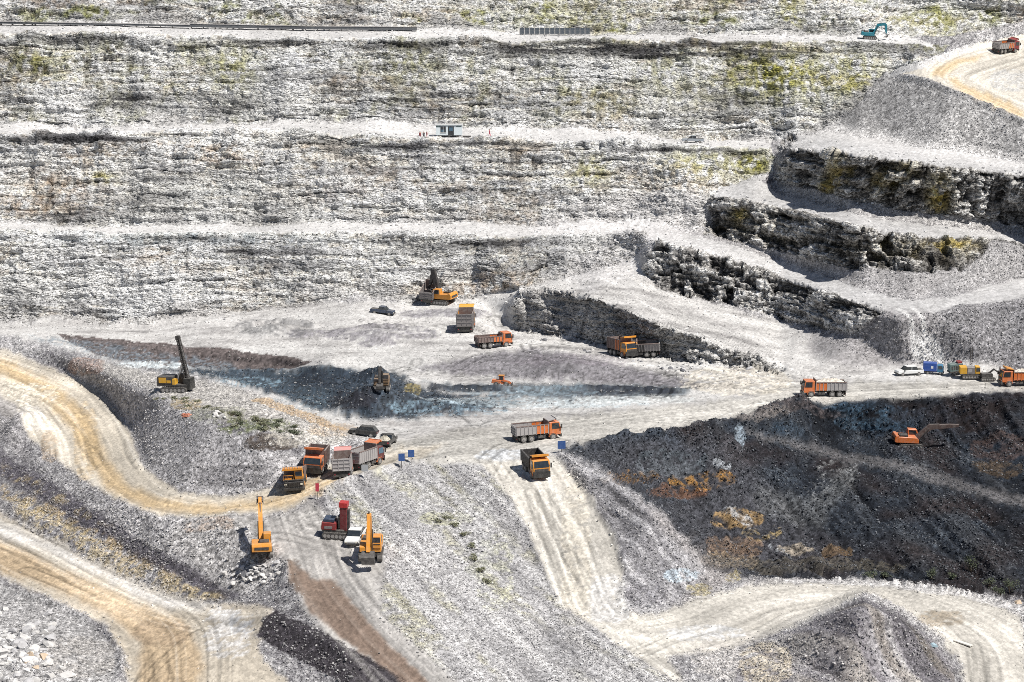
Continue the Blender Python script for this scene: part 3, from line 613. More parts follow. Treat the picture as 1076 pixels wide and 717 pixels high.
# spoil heap on the right
heap = zone(HEAPL + [(770, 720), (760, 790)] + list(reversed(HEAPR)), 1)
strk3 = fbm((X * .87 + Y * .5) / 1.3, (X * .5 - Y * .87) / 12, 0 * X, 87, 3)
mix(heap * .95, ramp(.48 + .7 * strk3 + .22 * fine + .3 * big, [(0, c3(.10, .095, .105)), (.4, c3(.215, .205, .22)), (.75, c3(.345, .335, .345)), (1, c3(.50, .49, .49))]))
mix(heap * sst(.1, .5, fbm((X * .87 + Y * .5) / 3, (X * .5 - Y * .87) / 14, 0 * X, 88, 2)) * .25, var(c3(.34, .30, .22), .5))
ell(805, 700, 26, 22, c3(.46, .41, .32), .6); ell(990, 650, 24, 8, c3(.20, .15, .09), .5)
poly([(790, 611), (880, 607), (980, 615), (1076, 636), (1076, 646), (1010, 628), (940, 617), (870, 613)], c3(.50, .49, .485), .75, 1, .7)
# dark gravel ridge bottom centre, boulder corner bottom left
dg = poly([(268, 668), (276, 650), (290, 641), (335, 661), (412, 706), (470, 745), (440, 790), (385, 735), (335, 704), (298, 686)], c3(.07, .064, .072), .97, 1, .7)
cor = poly([(-230, 530), (0, 612), (50, 634), (100, 660), (124, 690), (122, 790), (-230, 790)], c3(.36, .355, .355), .85, 3, 1.0)
ell(85, 690, 36, 22, c3(.34, .325, .31), .6)

# tyre tracks along the roads
def tracks(mask, pl, halfw, amp, seed, fr=2.0, warm=0):
    us_, vs_ = [p[0] for p in pl], [p[1] for p in pl]
    bb = (mask > .02) & (U > min(us_) - 60) & (U < max(us_) + 60) & (V > min(vs_) - 50) & (V < max(vs_) + 50)
    if not bb.any(): return
    d, r = seg_field(pl, bb)
    n = fbm(d * fr + .25 * vnoise(r / 9, 0 * r, 0 * r, seed), r / 30, 0 * d, seed + 1, 3)
    n2 = fbm(d * fr * .33, r / 60, 0 * d, seed + 2, 2)
    k = mask[bb] * sst(halfw * 1.4, halfw * .8, np.abs(d))
    f = 1 + k * amp * (1.1 * n + .7 * n2)
    col[bb] *= np.clip(f, .35, 1.5)[:, None]
    wt = k * sst(.15, .6, n) * .28
    col[bb] = col[bb] * (1 - wt[:, None]) + np.array([.64, .625, .59]) * wt[:, None]
    Z[bb] -= .10 * k * sst(.1, .5, -n)
ALLR = np.clip(main + rmp + loop + flat + low + floor * .8 + sum(dustm), 0, 1)
tracks(rmp, [(535, 480), (560, 510), (590, 560), (605, 600), (625, 645), (680, 668), (750, 652), (800, 632), (880, 622), (960, 634), (1020, 664), (1045, 700), (1042, 760)], 9, .24, 101)
tracks(rmp, [(545, 500), (585, 590), (610, 650), (680, 700), (720, 740)], 5, .22, 111)
tracks(main, [(300, 520), (345, 503), (400, 480), (480, 463), (600, 450), (700, 438), (790, 424), (860, 414), (960, 408), (1100, 401)], 10, .28, 121)
tracks(floor, [(820, 400), (760, 395), (700, 384), (640, 376), (560, 362), (500, 352), (440, 350)], 6, .25, 131)
tracks(floor, [(840, 395), (790, 375), (720, 335), (690, 315), (650, 290)], 8, .22, 141)
tracks(loop, [(-60, 370), (0, 384), (60, 410), (95, 448), (110, 485), (130, 510), (165, 530), (230, 537), (300, 526), (345, 505), (410, 480)], 9, .27, 161)
tracks(loop, [(-60, 395), (20, 420), (60, 455), (70, 490)], 5, .3, 166)
tracks(low, [(-60, 540), (0, 566), (70, 602), (140, 635), (180, 665), (185, 720), (175, 780)], 12, .26, 171)
tracks(low, [(0, 555), (100, 606), (200, 645), (270, 650)], 4, .3, 176)
tracks(flat, [(320, 530), (335, 570), (350, 610), (390, 660), (450, 720), (490, 770)], 9, .27, 181)
def wheelpair(mask, pl, dark=.55, gap=1.9, wd=.2):
    us_, vs_ = [p[0] for p in pl], [p[1] for p in pl]
    bb = (mask > .02) & (U > min(us_) - 20) & (U < max(us_) + 20) & (V > min(vs_) - 12) & (V < max(vs_) + 12)
    if not bb.any(): return
    d, r = seg_field(pl, bb)
    k = np.maximum(sst(wd * 1.6, wd * .5, np.abs(d - gap / 2)), sst(wd * 1.6, wd * .5, np.abs(d + gap / 2))) * mask[bb] * sst(-.6, .2, vnoise(r / 14, 0 * r, 0 * r, 7))
    col[bb] *= (1 - (1 - dark) * k)[:, None]; Z[bb] -= .05 * k
wr = random.Random(5)
for pl in ([(400, 470), (470, 456), (560, 448), (640, 432)], [(420, 480), (500, 470), (600, 452), (720, 440)], [(440, 462), (540, 470), (560, 500), (590, 560)], [(480, 452), (560, 440), (660, 428), (780, 420)], [(500, 480), (540, 466), (640, 446)], [(530, 500), (520, 480), (470, 474), (420, 482)],
           [(300, 380), (400, 372), (480, 362), (520, 340)], [(380, 345), (450, 340), (520, 330), (540, 322)], [(420, 330), (480, 326), (540, 318)], [(330, 372), (430, 366), (520, 370), (600, 372)], [(560, 318), (640, 300), (690, 290)], [(600, 300), (680, 320), (740, 345), (800, 372)], [(620, 296), (700, 330), (780, 372), (820, 392)], [(700, 420), (800, 402), (840, 396), (850, 385)], [(760, 440), (820, 410), (830, 398), (790, 382)], [(860, 395), (920, 402), (1000, 404), (1076, 402)], [(900, 396), (960, 400), (1060, 398)],
           [(310, 540), (330, 570), (345, 600), (350, 612)], [(360, 565), (370, 600), (390, 640), (430, 690)], [(325, 530), (350, 575), (380, 600)], [(280, 560), (320, 565), (370, 585)], [(240, 548), (300, 548), (350, 560)], [(20, 600), (90, 628), (150, 664), (165, 717)], [(0, 575), (80, 612), (170, 640), (240, 650)], [(150, 717), (180, 680), (230, 655), (280, 646)], [(10, 420), (50, 440), (65, 470), (72, 500)], [(0, 405), (60, 430), (95, 470), (120, 510)], [(660, 690), (720, 668), (800, 650), (880, 628)], [(600, 580), (622, 630), (690, 690), (740, 730)], [(560, 520), (592, 580), (640, 660), (720, 717)], [(1030, 720), (1020, 670), (960, 634), (880, 618)], [(985, 76), (1005, 90), (1040, 110)], [(1060, 62), (1020, 72), (1010, 84), (1050, 108)]):
    for q in range(2):
        wheelpair(np.clip(ALLR, 0, 1), [(u + wr.uniform(-9, 9), v + wr.uniform(-4, 4)) for u, v in pl], wr.uniform(.7, .9))
for q in range(70):
    u0, v0 = wr.uniform(380, 800), wr.uniform(330, 470); dx_, dy_ = wr.uniform(-90, 90), wr.uniform(-14, 14)
    wheelpair(np.clip(floor, 0, 1) * .9, [(u0, v0), (u0 + dx_ * .5, v0 + dy_ * .4 + wr.uniform(-4, 4)), (u0 + dx_, v0 + dy_)], wr.uniform(.45, .85), wr.choice((1.9, 1.9, .01, 3)), wr.uniform(.15, .35))
eroad = zone([(925, 80), (965, 70), (985, 62), (1010, 53), (1040, 46), (1076, 36), (1290, 30), (1290, 190), (1076, 127), (1020, 102), (1000, 94), (975, 84), (945, 78)], 1)
mix(eroad, var(c3(.56, .53, .48), .2, .5 * fine + big))
tanE = zone([(985, 70), (1010, 62), (1040, 56), (1010, 68), (992, 78), (1005, 92), (1030, 106), (1076, 128), (1076, 114), (1020, 92), (1000, 82), (975, 80)], 2)
mix(tanE * .75, TAN * 1.05)
ell(1062, 84, 22, 12, c3(.42, .42, .42), .7)
tracks(eroad, [(1060, 54), (1030, 62), (1000, 74), (1000, 84), (1025, 98), (1080, 124)], 8, .28, 191)
mix(zone([(925, 80), (965, 67), (985, 59), (1010, 50), (1040, 41), (1042, 44), (1012, 55), (987, 65), (965, 73), (940, 80)], 1), var(DUST, .3))

brn = zone([(300, 588), (318, 600), (330, 609), (352, 611), (374, 640), (422, 690), (480, 745), (505, 790), (470, 790), (415, 710), (362, 672), (326, 643), (308, 612)], 2)
mix(brn * .75, var(c3(.235, .185, .155), .3, .5 * fine + .5 * med))
# large shifts of tone so that nothing is even
col *= (1 + .10 * huge + .08 * big)[..., None]
col *= np.exp(SPK * (.03 + .08 * np.clip(1 - ALLR - eroad - tD - tC - tB, 0, 1) + .02 * np.clip(wallm - ALLR, 0, 1) + .06 * np.clip(blm, 0, 1)))[..., None]
col = .62 * (np.clip(col, .01, .72) / .62) ** 1.24
col *= (1 - .30 * np.clip(pit, 0, 1))[..., None]

# relief, pushed along the surface normal
gx = np.stack([np.gradient(a, axis=1) for a in (X, Y, Z)], -1); gy = np.stack([np.gradient(a, axis=0) for a in (X, Y, Z)], -1)
NRM = np.cross(gy, gx); NRM /= np.linalg.norm(NRM, axis=-1, keepdims=True) + 1e-9
if NRM[NV // 2, NU // 2, 2] < 0: NRM = -NRM
smooth_m = np.clip(ALLR + eroad + tD * .7 + tC * .7 + tB * .7, 0, 1)
smooth_m = np.clip(smooth_m - heap - dg - pit, 0, 1)
cl_m = np.clip(wallm + blm, 0, 1); cl_s = blur2(cl_m, 2)
wl_s, bl_s = blur2(wallm, 1), blur2(blm, 1)
dsp = wl_s * (.40 * ledge + .14 * block + .09 * fine + .5 * sst(.3, -.1, chalk) + 1.4 * big + .42 * B1l + .9 * vnoise(X / 5, Y / 9, Z / 40, 146) + .35 * vst - .35 * bln + .26 * B1v + .13 * B2v + .13 * B2l - .34 * seam + .035 * SPK)
dsp += bl_s * (.45 * block + .10 * fine + .5 * vert + 1.0 * B3v + .45 * B2v + 1.1 * big + .04 * SPK)
loose = np.clip(1 - cl_s, 0, 1) * (1 - .93 * smooth_m)
dsp += loose * (.035 * fine + .07 * med + .30 * big)
dsp += loose * wedge * .13 * strk + loose * heap * .2 * strk3 + loose * ridge * .18 * strk2
dsp += np.clip(smooth_m, 0, 1) * (.035 * fine + .06 * big)
dsp += pit * (.25 * med + .1 * fine + (1.3 * rib + .8 * big) * (1 - zone([(770, 450), (850, 466), (940, 482), (1076, 520), (1290, 580), (1290, 600), (1076, 536), (940, 500), (850, 478), (800, 466)], 3)))
# long edges of ledges: bites out of the crest
X = X + NRM[..., 0] * dsp; Y = Y + NRM[..., 1] * dsp; Z = Z + NRM[..., 2] * dsp

# ------------------------------------------------------------------ materials
MATS = {}
def ground_material(name, stones=.45, lo=.5, hi=1.4, bump=.6, squash=1.0, grain=.25, rough=.95, cracks=0, ystretch=1.0):
    """colour from the ground's own tint, broken into stones (random shade per stone) with fine grain; all in object space"""
    m = bpy.data.materials.new(name); m.use_nodes = True
    nt = m.node_tree; b = nt.nodes["Principled BSDF"]; l = nt.links.new
    at = nt.nodes.new("ShaderNodeAttribute"); at.attribute_name = "Col"
    tc = nt.nodes.new("ShaderNodeTexCoord")
    mp = nt.nodes.new("ShaderNodeMapping"); mp.inputs["Scale"].default_value = (1, ystretch, squash)
    l(tc.outputs["Object"], mp.inputs[0])
    n1 = nt.nodes.new("ShaderNodeTexNoise"); n1.inputs["Scale"].default_value = 1.7; n1.inputs["Detail"].default_value = 5; n1.inputs["Roughness"].default_value = .7
    l(mp.outputs[0], n1.inputs["Vector"])
    wv = nt.nodes.new("ShaderNodeMix"); wv.data_type = 'VECTOR'; wv.inputs[0].default_value = .12
    l(mp.outputs[0], wv.inputs[4]); l(n1.outputs[1], wv.inputs[5])
    vals = []
    for sc in (1 / stones, 2.3 / stones):
        vo = nt.nodes.new("ShaderNodeTexVoronoi"); vo.inputs["Scale"].default_value = sc
        l(wv.outputs[1], vo.inputs["Vector"])
        sp = nt.nodes.new("ShaderNodeSeparateColor"); l(vo.outputs["Color"], sp.inputs[0])
        vals.append((vo, sp))
    av = nt.nodes.new("ShaderNodeMath"); av.operation = 'ADD'; l(vals[0][1].outputs[0], av.inputs[0]); l(vals[1][1].outputs[0], av.inputs[1])
    ad = nt.nodes.new("ShaderNodeMath"); ad.operation = 'MULTIPLY_ADD'; ad.inputs[1].default_value = 1.2
    l(n1.outputs[0], ad.inputs[0]); l(av.outputs[0], ad.inputs[2])
    mr = nt.nodes.new("ShaderNodeMapRange"); mr.inputs[1].default_value = .9; mr.inputs[2].default_value = 2.3; mr.inputs[3].default_value = lo; mr.inputs[4].default_value = hi
    l(ad.outputs[0], mr.inputs[0])
    mx = nt.nodes.new("ShaderNodeMix"); mx.data_type = 'RGBA'; mx.blend_type = 'MULTIPLY'; mx.inputs[0].default_value = 1
    l(at.outputs["Color"], mx.inputs[6]); l(mr.outputs[0], mx.inputs[7]); l(mx.outputs[2], b.inputs["Base Color"])
    if cracks:
        for k, (scl, wd_, dp) in enumerate((((.55, .55, 2.0), .030, cracks), ((1.3, 1.3, .8), .020, cracks * .7), ((2.2, 2.2, 4.5), .040, cracks * .4))):
            m2 = nt.nodes.new("ShaderNodeMapping"); m2.inputs["Scale"].default_value = scl; m2.inputs["Rotation"].default_value = (0, .12 * (k - 1), 0); l(tc.outputs["Object"], m2.inputs[0])
            n2 = nt.nodes.new("ShaderNodeTexNoise"); n2.inputs["Scale"].default_value = 1; n2.inputs["Detail"].default_value = 3; n2.inputs["Roughness"].default_value = .6; l(m2.outputs[0], n2.inputs["Vector"])
            sb_ = nt.nodes.new("ShaderNodeMath"); sb_.operation = 'SUBTRACT'; sb_.inputs[1].default_value = .5; l(n2.outputs[0], sb_.inputs[0])
            ab = nt.nodes.new("ShaderNodeMath"); ab.operation = 'ABSOLUTE'; l(sb_.outputs[0], ab.inputs[0])
            mr2 = nt.nodes.new("ShaderNodeMapRange"); mr2.interpolation_type = 'SMOOTHSTEP'; mr2.inputs[1].default_value = wd_ * .25; mr2.inputs[2].default_value = wd_; mr2.inputs[3].default_value = 1 - dp; mr2.inputs[4].default_value = 1
            l(ab.outputs[0], mr2.inputs[0])
            mm = nt.nodes.new("ShaderNodeMath"); mm.operation = 'MULTIPLY'; prev = mx.inputs[7].links[0].from_socket
            l(prev, mm.inputs[0]); l(mr2.outputs[0], mm.inputs[1]); l(mm.outputs[0], mx.inputs[7])
    bp = nt.nodes.new("ShaderNodeBump"); bp.inputs["Strength"].default_value = bump; bp.inputs["Distance"].default_value = stones * .6; bp.invert = True
    l(vals[0][0].outputs["Distance"], bp.inputs["Height"]); l(bp.outputs[0], b.inputs["Normal"])
    b.inputs["Roughness"].default_value = rough
    b.inputs["Specular IOR Level"].default_value = .15
    return m
M_ROCK = ground_material("broken_rock", .7, .78, 1.2, .6, 2.6, cracks=.93)
M_DUST = ground_material("packed_dust", .5, .78, 1.18, .12, ystretch=.6)
M_RUBBLE = ground_material("loose_rubble", .26, .5, 1.5, .35, ystretch=.75)

# ------------------------------------------------------------------ the setting, one sheet per kind of ground
NAMES = ['rubble_slope', 'rock_wall_top', 'rock_wall_upper', 'rock_wall_middle', 'rock_wall_lower', 'rock_bluff_top', 'rock_bluff_upper', 'rock_bluff_middle', 'rock_bluff_lower',
         'ledge_top', 'ledge_upper', 'ledge_middle', 'terrace_top', 'terrace_upper', 'terrace_middle', 'pit_floor', 'main_haul_road', 'ramp_road', 'loop_road', 'upper_road', 'lower_road', 'work_platform', 'dark_pit_slope', 'wedge_slope', 'ridge_slope', 'spoil_heap', 'dark_gravel_ridge', 'boulder_corner', 'upper_slope']
lab = np.zeros(X.shape, np.int32)
def setl(m, name): lab[m > .5] = NAMES.index(name)
setl(floor, 'pit_floor'); setl(mSE, 'upper_slope')
for k, m in enumerate(mW): setl(m, NAMES[1 + k])
for k, m in enumerate(dustm): setl(m, NAMES[9 + k])
for k, m in enumerate((tD, tC, tB)): setl(m, NAMES[12 + k])
for k, m in enumerate(mB): setl(m, NAMES[5 + k])
setl(eroad, 'upper_road'); setl(wedge, 'wedge_slope'); setl(ridge, 'ridge_slope'); setl(pit, 'dark_pit_slope'); setl(main, 'main_haul_road'); setl(rmp, 'ramp_road'); setl(loop, 'loop_road'); setl(low, 'lower_road'); setl(flat, 'work_platform')
setl(heap, 'spoil_heap'); setl(dg, 'dark_gravel_ridge'); setl(cor, 'boulder_corner')
gx = np.stack([np.gradient(a, axis=1) for a in (X, Y, Z)], -1); gy = np.stack([np.gradient(a, axis=0) for a in (X, Y, Z)], -1)
NRM = np.cross(gy, gx); NRM /= np.linalg.norm(NRM, axis=-1, keepdims=True) + 1e-9
if NRM[NV // 2, NU // 2, 2] < 0: NRM = -NRM
ids = np.arange(NV * NU).reshape(NV, NU)
quads = np.stack([ids[1:, :-1], ids[1:, 1:], ids[:-1, 1:], ids[:-1, :-1]], -1).reshape(-1, 4)
qlab = lab[:-1, :-1].ravel()
allco = np.stack([X, Y, Z], -1).reshape(-1, 3).astype(np.float32)
alln = NRM.reshape(-1, 3).astype(np.float32)
allc = np.concatenate([col.reshape(-1, 3), np.ones((NU * NV, 1))], 1).astype(np.float32)

def raw_mesh(name, co, faces, cols=None, smooth=True, normals=None):
    me = bpy.data.meshes.new(name)
    k = faces.shape[1]
    me.vertices.add(len(co)); me.vertices.foreach_set("co", np.ascontiguousarray(co, np.float32).ravel())
    me.loops.add(faces.size); me.loops.foreach_set("vertex_index", faces.ravel().astype(np.int32))
    me.polygons.add(len(faces)); me.polygons.foreach_set("loop_start", np.arange(0, faces.size, k, dtype=np.int32))
    me.polygons.foreach_set("use_smooth", np.full(len(faces), smooth))
    if cols is not None:
        a = me.color_attributes.new("Col", 'FLOAT_COLOR', 'POINT'); a.data.foreach_set("color", np.ascontiguousarray(cols, np.float32).ravel())
    me.update(calc_edges=True)
    if normals is not None: me.normals_split_custom_set_from_vertices(normals)
    return me
def put(name, me, mat, kind=None, parent=None):
    o = bpy.data.objects.new(name, me)
    if mat: me.materials.append(mat)
    if kind: o["kind"] = kind
    if parent: o.parent = parent
    C.objects.link(o); return o
for k, nm in enumerate(NAMES):
    q = quads[qlab == k]
    if not len(q): continue
    used, inv = np.unique(q, return_inverse=True)
    me = raw_mesh(nm, allco[used], inv.reshape(q.shape), allc[used], True, alln[used])
    put(nm, me, M_ROCK if 'rock' in nm else M_DUST if any(s in nm for s in ('road', 'ledge', 'terrace', 'floor', 'platform')) else M_RUBBLE, 'structure')

# land beyond the rims of the pit, out of sight of this view
def strip(name, rows, rgb):
    n = len(rows[0]); co = np.array([p for r in rows for p in r], np.float32)
    f = np.array([(i * n + j, i * n + j + 1, (i + 1) * n + j + 1, (i + 1) * n + j) for i in range(len(rows) - 1) for j in range(n - 1)])
    put(name, raw_mesh(name, co, f, np.tile(np.array([*rgb, 1], np.float32), (len(co), 1)), True), M_RUBBLE, 'structure')
top = [(X[0, j], Y[0, j], Z[0, j]) for j in range(0, NU, 40)]
strip('plateau', [top, [(x * 1.05, y + 12, z + 2) for x, y, z in top], [(x * 6, y + 2500, z + 10) for x, y, z in top]], (.3, .28, .2))
bot = [(X[-1, j], Y[-1, j], Z[-1, j]) for j in range(0, NU, 40)]
strip('near_slope', [[(x, 12, 62) for x, y, z in bot], [(x, y - 30, z + 3) for x, y, z in bot], bot], (.33, .32, .32))
for sgn, jj, nm in ((-1, 0, 'west_flank'), (1, NU - 1, 'east_flank')):
    e = [(X[i, jj], Y[i, jj], Z[i, jj]) for i in range(NV - 1, -1, -25)]
    rows = [e, [(x + sgn * 30, y, max(z, 6) + 8) for x, y, z in e], [(x + sgn * 900, y, 60) for x, y, z in e]]
    strip(nm, rows if sgn > 0 else rows[::-1], (.3, .29, .28))
# ------------------------------------------------------------------ shape helpers for the things
class MB:
    def __init__(s): s.v = []; s.f = []
    def add(s, vs_, fs): 
        o = len(s.v); s.v += [tuple(p) for p in vs_]; s.f += [tuple(i + o for i in f) for f in fs]; return s
    def box(s, x0, x1, y0, y1, z0, z1, m=None):
        p = [(x, y, z) for z in (z0, z1) for y in (y0, y1) for x in (x0, x1)]
        if m is not None: p = [tuple(m @ Vector(q)) for q in p]
        return s.add(p, [(0, 2, 3, 1), (4, 5, 7, 6), (0, 1, 5, 4), (2, 6, 7, 3), (0, 4, 6, 2), (1, 3, 7, 5)])
    def prism(s, prof, y0, y1, inset=0):          # profile in x, z, counter-clockwise
        n = len(prof); cx_ = sum(p[0] for p in prof) / n; cz_ = sum(p[1] for p in prof) / n
        p = [(x, y0, z) for x, z in prof] + [(x, y1, z) for x, z in prof]
        fs = [tuple(range(n)), tuple(range(2 * n - 1, n - 1, -1))] + [(i, i + n, (i + 1) % n + n, (i + 1) % n) for i in range(n)]
        return s.add(p, fs)
    def loft(s, a, b):
        n = len(a)
        return s.add(list(a) + list(b), [tuple(range(n - 1, -1, -1)), tuple(range(n, 2 * n))] + [(i, (i + 1) % n, (i + 1) % n + n, i + n) for i in range(n)])
    def tube(s, a, b, r, n=8, r2=None):
        a, b = Vector(a), Vector(b); d = (b - a).normalized()
        q = d.to_track_quat('Z', 'Y'); r2 = r if r2 is None else r2
        A = [a + q @ Vector((r * math.cos(t), r * math.sin(t), 0)) for t in [2 * math.pi * k / n for k in range(n)]]
        B = [b + q @ Vector((r2 * math.cos(t), r2 * math.sin(t), 0)) for t in [2 * math.pi * k / n for k in range(n)]]
        return s.loft(A, B)
    def wheel(s, x, y, z, r, wd, n=18, bev=.12):
        ring = lambda yy, rr: [(x + rr * math.cos(2 * math.pi * k / n), yy, z + rr * math.sin(2 * math.pi * k / n)) for k in range(n)]
        R = [ring(y - wd / 2, r * (1 - bev)), ring(y - wd / 2 + wd * .18, r), ring(y + wd / 2 - wd * .18, r), ring(y + wd / 2, r * (1 - bev))]
        o = []
        for q in R: o += q
        fs = [tuple(range(n)), tuple(range(4 * n - 1, 3 * n - 1, -1))]
        for k in range(3): fs += [(k * n + i, (k + 1) * n + i, (k + 1) * n + (i + 1) % n, k * n + (i + 1) % n) for i in range(n)]
        return s.add(o, fs)
    def arm(s, pl, hs, y0, y1):                     # plate along a polyline in x, z with half heights
        L, Rr = [], []
        for k, (x, z) in enumerate(pl):
            a = Vector(pl[max(k - 1, 0)]); b = Vector(pl[min(k + 1, len(pl) - 1)]); d = (b - a).normalized()
            n = Vector((-d.y, d.x)) * hs[k]
            L.append((x + n.x, z + n.y)); Rr.append((x - n.x, z - n.y))
        for k in range(len(pl) - 1):
            q = [Rr[k], Rr[k + 1], L[k + 1], L[k]]
            s.prism(q, y0, y1)
        return s
    def build(s, name, mat, parent=None, label=None, bevel=0):
        me = bpy.data.meshes.new(name); me.from_pydata(s.v, [], s.f)
        bm_ = bmesh.new(); bm_.from_mesh(me); bmesh.ops.recalc_face_normals(bm_, faces=bm_.faces)
        if bevel: bmesh.ops.bevel(bm_, geom=[e for e in bm_.edges], offset=bevel, segments=1, affect='EDGES', clamp_overlap=True)
        bm_.to_mesh(me); bm_.free()
        o = bpy.data.objects.new(name, me)
        if mat: me.materials.append(mat)
        if parent: o.parent = parent
        if label: o["label"] = label
        C.objects.link(o); return o

def mat(name, rgb, rough=.55, metal=0.0, dust=.35, dust_rgb=(.42, .40, .37), spec=.4):
    if name in MATS: return MATS[name]
    m = bpy.data.materials.new(name); m.use_nodes = True; MATS[name] = m
    nt = m.node_tree; b = nt.nodes["Principled BSDF"]; l = nt.links.new
    tc = nt.nodes.new("ShaderNodeTexCoord")
    n = nt.nodes.new("ShaderNodeTexNoise"); n.inputs["Scale"].default_value = 2.2; n.inputs["Detail"].default_value = 6; n.inputs["Roughness"].default_value = .65
    mr = nt.nodes.new("ShaderNodeMapRange"); mr.inputs[1].default_value = .42; mr.inputs[2].default_value = .75; mr.inputs[3].default_value = dust * .15; mr.inputs[4].default_value = dust
    mx = nt.nodes.new("ShaderNodeMix"); mx.data_type = 'RGBA'
    mx.inputs[6].default_value = (*rgb, 1); mx.inputs[7].default_value = (*dust_rgb, 1)
    # dust settles on what faces up, mud splashes the lowest metre
    gm_ = nt.nodes.new("ShaderNodeNewGeometry"); sn = nt.nodes.new("ShaderNodeSeparateXYZ"); l(gm_.outputs["Normal"], sn.inputs[0])
    so = nt.nodes.new("ShaderNodeSeparateXYZ"); l(tc.outputs["Object"], so.inputs[0])
    up_ = nt.nodes.new("ShaderNodeMapRange"); up_.inputs[1].default_value = .4; up_.inputs[2].default_value = 1; up_.inputs[3].default_value = 0; up_.inputs[4].default_value = dust * .8; l(sn.outputs[2], up_.inputs[0])
    lo_ = nt.nodes.new("ShaderNodeMapRange"); lo_.inputs[1].default_value = 1.7; lo_.inputs[2].default_value = .2; lo_.inputs[3].default_value = 0; lo_.inputs[4].default_value = dust * .9; l(so.outputs[2], lo_.inputs[0])
    a1 = nt.nodes.new("ShaderNodeMath"); l(up_.outputs[0], a1.inputs[0]); l(lo_.outputs[0], a1.inputs[1])
    a2 = nt.nodes.new("ShaderNodeMath"); a2.operation = 'MULTIPLY'; l(a1.outputs[0], a2.inputs[0]); l(n.outputs[0], a2.inputs[1])
    a3 = nt.nodes.new("ShaderNodeMath"); a3.use_clamp = True; l(a2.outputs[0], a3.inputs[0]); l(mr.outputs[0], a3.inputs[1])
    l(tc.outputs["Object"], n.inputs["Vector"]); l(n.outputs[0], mr.inputs[0]); l(a3.outputs[0], mx.inputs[0]); l(mx.outputs[2], b.inputs["Base Color"])
    b.inputs["Roughness"].default_value = rough; b.inputs["Metallic"].default_value = metal; b.inputs["Specular IOR Level"].default_value = spec
    return m
ORANGE = mat("orange_paint", (.60, .135, .012), .4, 0, .35); AMBER = mat("amber_paint", (.66, .26, .015), .4, 0, .25); YEL = mat("yellow_paint", (.66, .35, .015), .4, 0, .2)
RED = mat("red_paint", (.22, .013, .016), .4, 0, .15); TEAL = mat("teal_paint", (.0, .20, .27), .4, 0, .2); WHITE = mat("white_paint", (.74, .75, .75), .35, 0, .25)
BLUEP = mat("blue_paint", (.012, .07, .33), .4, 0, .12); NAVY = mat("navy_paint", (.012, .03, .07), .25, 0, .15); BLACKP = mat("black_paint", (.012, .012, .014), .25, 0, .12)
STEEL = mat("dusty_steel", (.17, .155, .16), .6, .1, .5); PALES = mat("pale_steel", (.34, .32, .32), .6, .1, .5, (.5, .48, .46)); DKST = mat("dark_steel", (.035, .032, .033), .55, .2, .25)
TYRE = mat("tyre_rubber", (.018, .018, .019), .85, 0, .3); RIM = mat("rim_steel", (.30, .29, .29), .5, .3, .5); GLASS = mat("tinted_glass", (.012, .018, .024), .06, 0, .06, spec=.9)
BLUEGL = mat("blue_glass", (.05, .12, .18), .08, 0, .1, spec=.9); LAMP = mat("lamp_lens", (.75, .72, .6), .15, 0, .1); RUBBER = mat("black_rubber", (.01, .01, .01), .8, 0, .2)  # BLUEGL: glass with a blue base tint
BROWNB = mat("rusty_bed", (.15, .095, .085), .7, .1, .5); CHROME = mat("silver_paint", (.38, .42, .46), .25, .3, .2); ROCKLOAD = mat("load_rock", (.34, .29, .24), .9, 0, .9, (.62, .57, .5)); DKLOAD = mat("dark_load", (.05, .048, .05), .9, 0, .6, (.2, .2, .2))
SKIN = mat("skin", (.45, .27, .19), .6, 0, .05); GREENC = mat("green_grey_paint", (.10, .16, .16), .5, 0, .3); CABIN = mat("cabin_white", (.70, .77, .80), .5, 0, .15)
SIGNB = mat("sign_blue", (.015, .07, .24), .4, 0, .15); SIGNR = mat("sign_red", (.42, .02, .05), .4, 0, .15); SIGNG = mat("sign_back", (.42, .44, .46), .4, .4, .3); WOODW = mat("pale_plank", (.72, .70, .66), .7, 0, .2)

def thing(name, label, cat, group=None):
    o = bpy.data.objects.new(name, None); o.empty_display_size = .5
    o["label"] = label; o["category"] = cat
    if group: o["group"] = group
    C.objects.link(o); return o
def place(root, u, v, deg, hl=2.5, hw=1.1, sink=.04, tilt=True, lift=0, sc=1):
    p = on_ground(u, v); a = math.radians(deg)
    f = Vector((math.cos(a), math.sin(a), 0)); l = Vector((-f.y, f.x, 0))
    if tilt:
        h = {k: drop(p.x + f.x * hl * i + l.x * hw * j, p.y + f.y * hl * i + l.y * hw * j, p.z) for k, (i, j) in dict(fl=(1, 1), fr=(1, -1), rl=(-1, 1), rr=(-1, -1)).items()}
        F = (f * 2 * hl + Vector((0, 0, .6 * (h['fl'] + h['fr'] - h['rl'] - h['rr']) / 2)))
        Lr = (l * 2 * hw + Vector((0, 0, .6 * (h['fl'] + h['rl'] - h['fr'] - h['rr']) / 2)))
        F.normalize(); up = F.cross(Lr).normalized()
        if up.z < .9: up = (up + Vector((0, 0, 2))).normalized()
        Lr = up.cross(F).normalized(); F = Lr.cross(up)
        p.z = max(p.z - .15, sum(h.values()) / 4)
    else: F, Lr, up = f, l, Vector((0, 0, 1))
    m = Matrix((F, Lr, up)).transposed().to_4x4(); m.translation = p + Vector((0, 0, lift - sink))
    root.matrix_world = m @ Matrix.Scale(sc, 4)
    return root
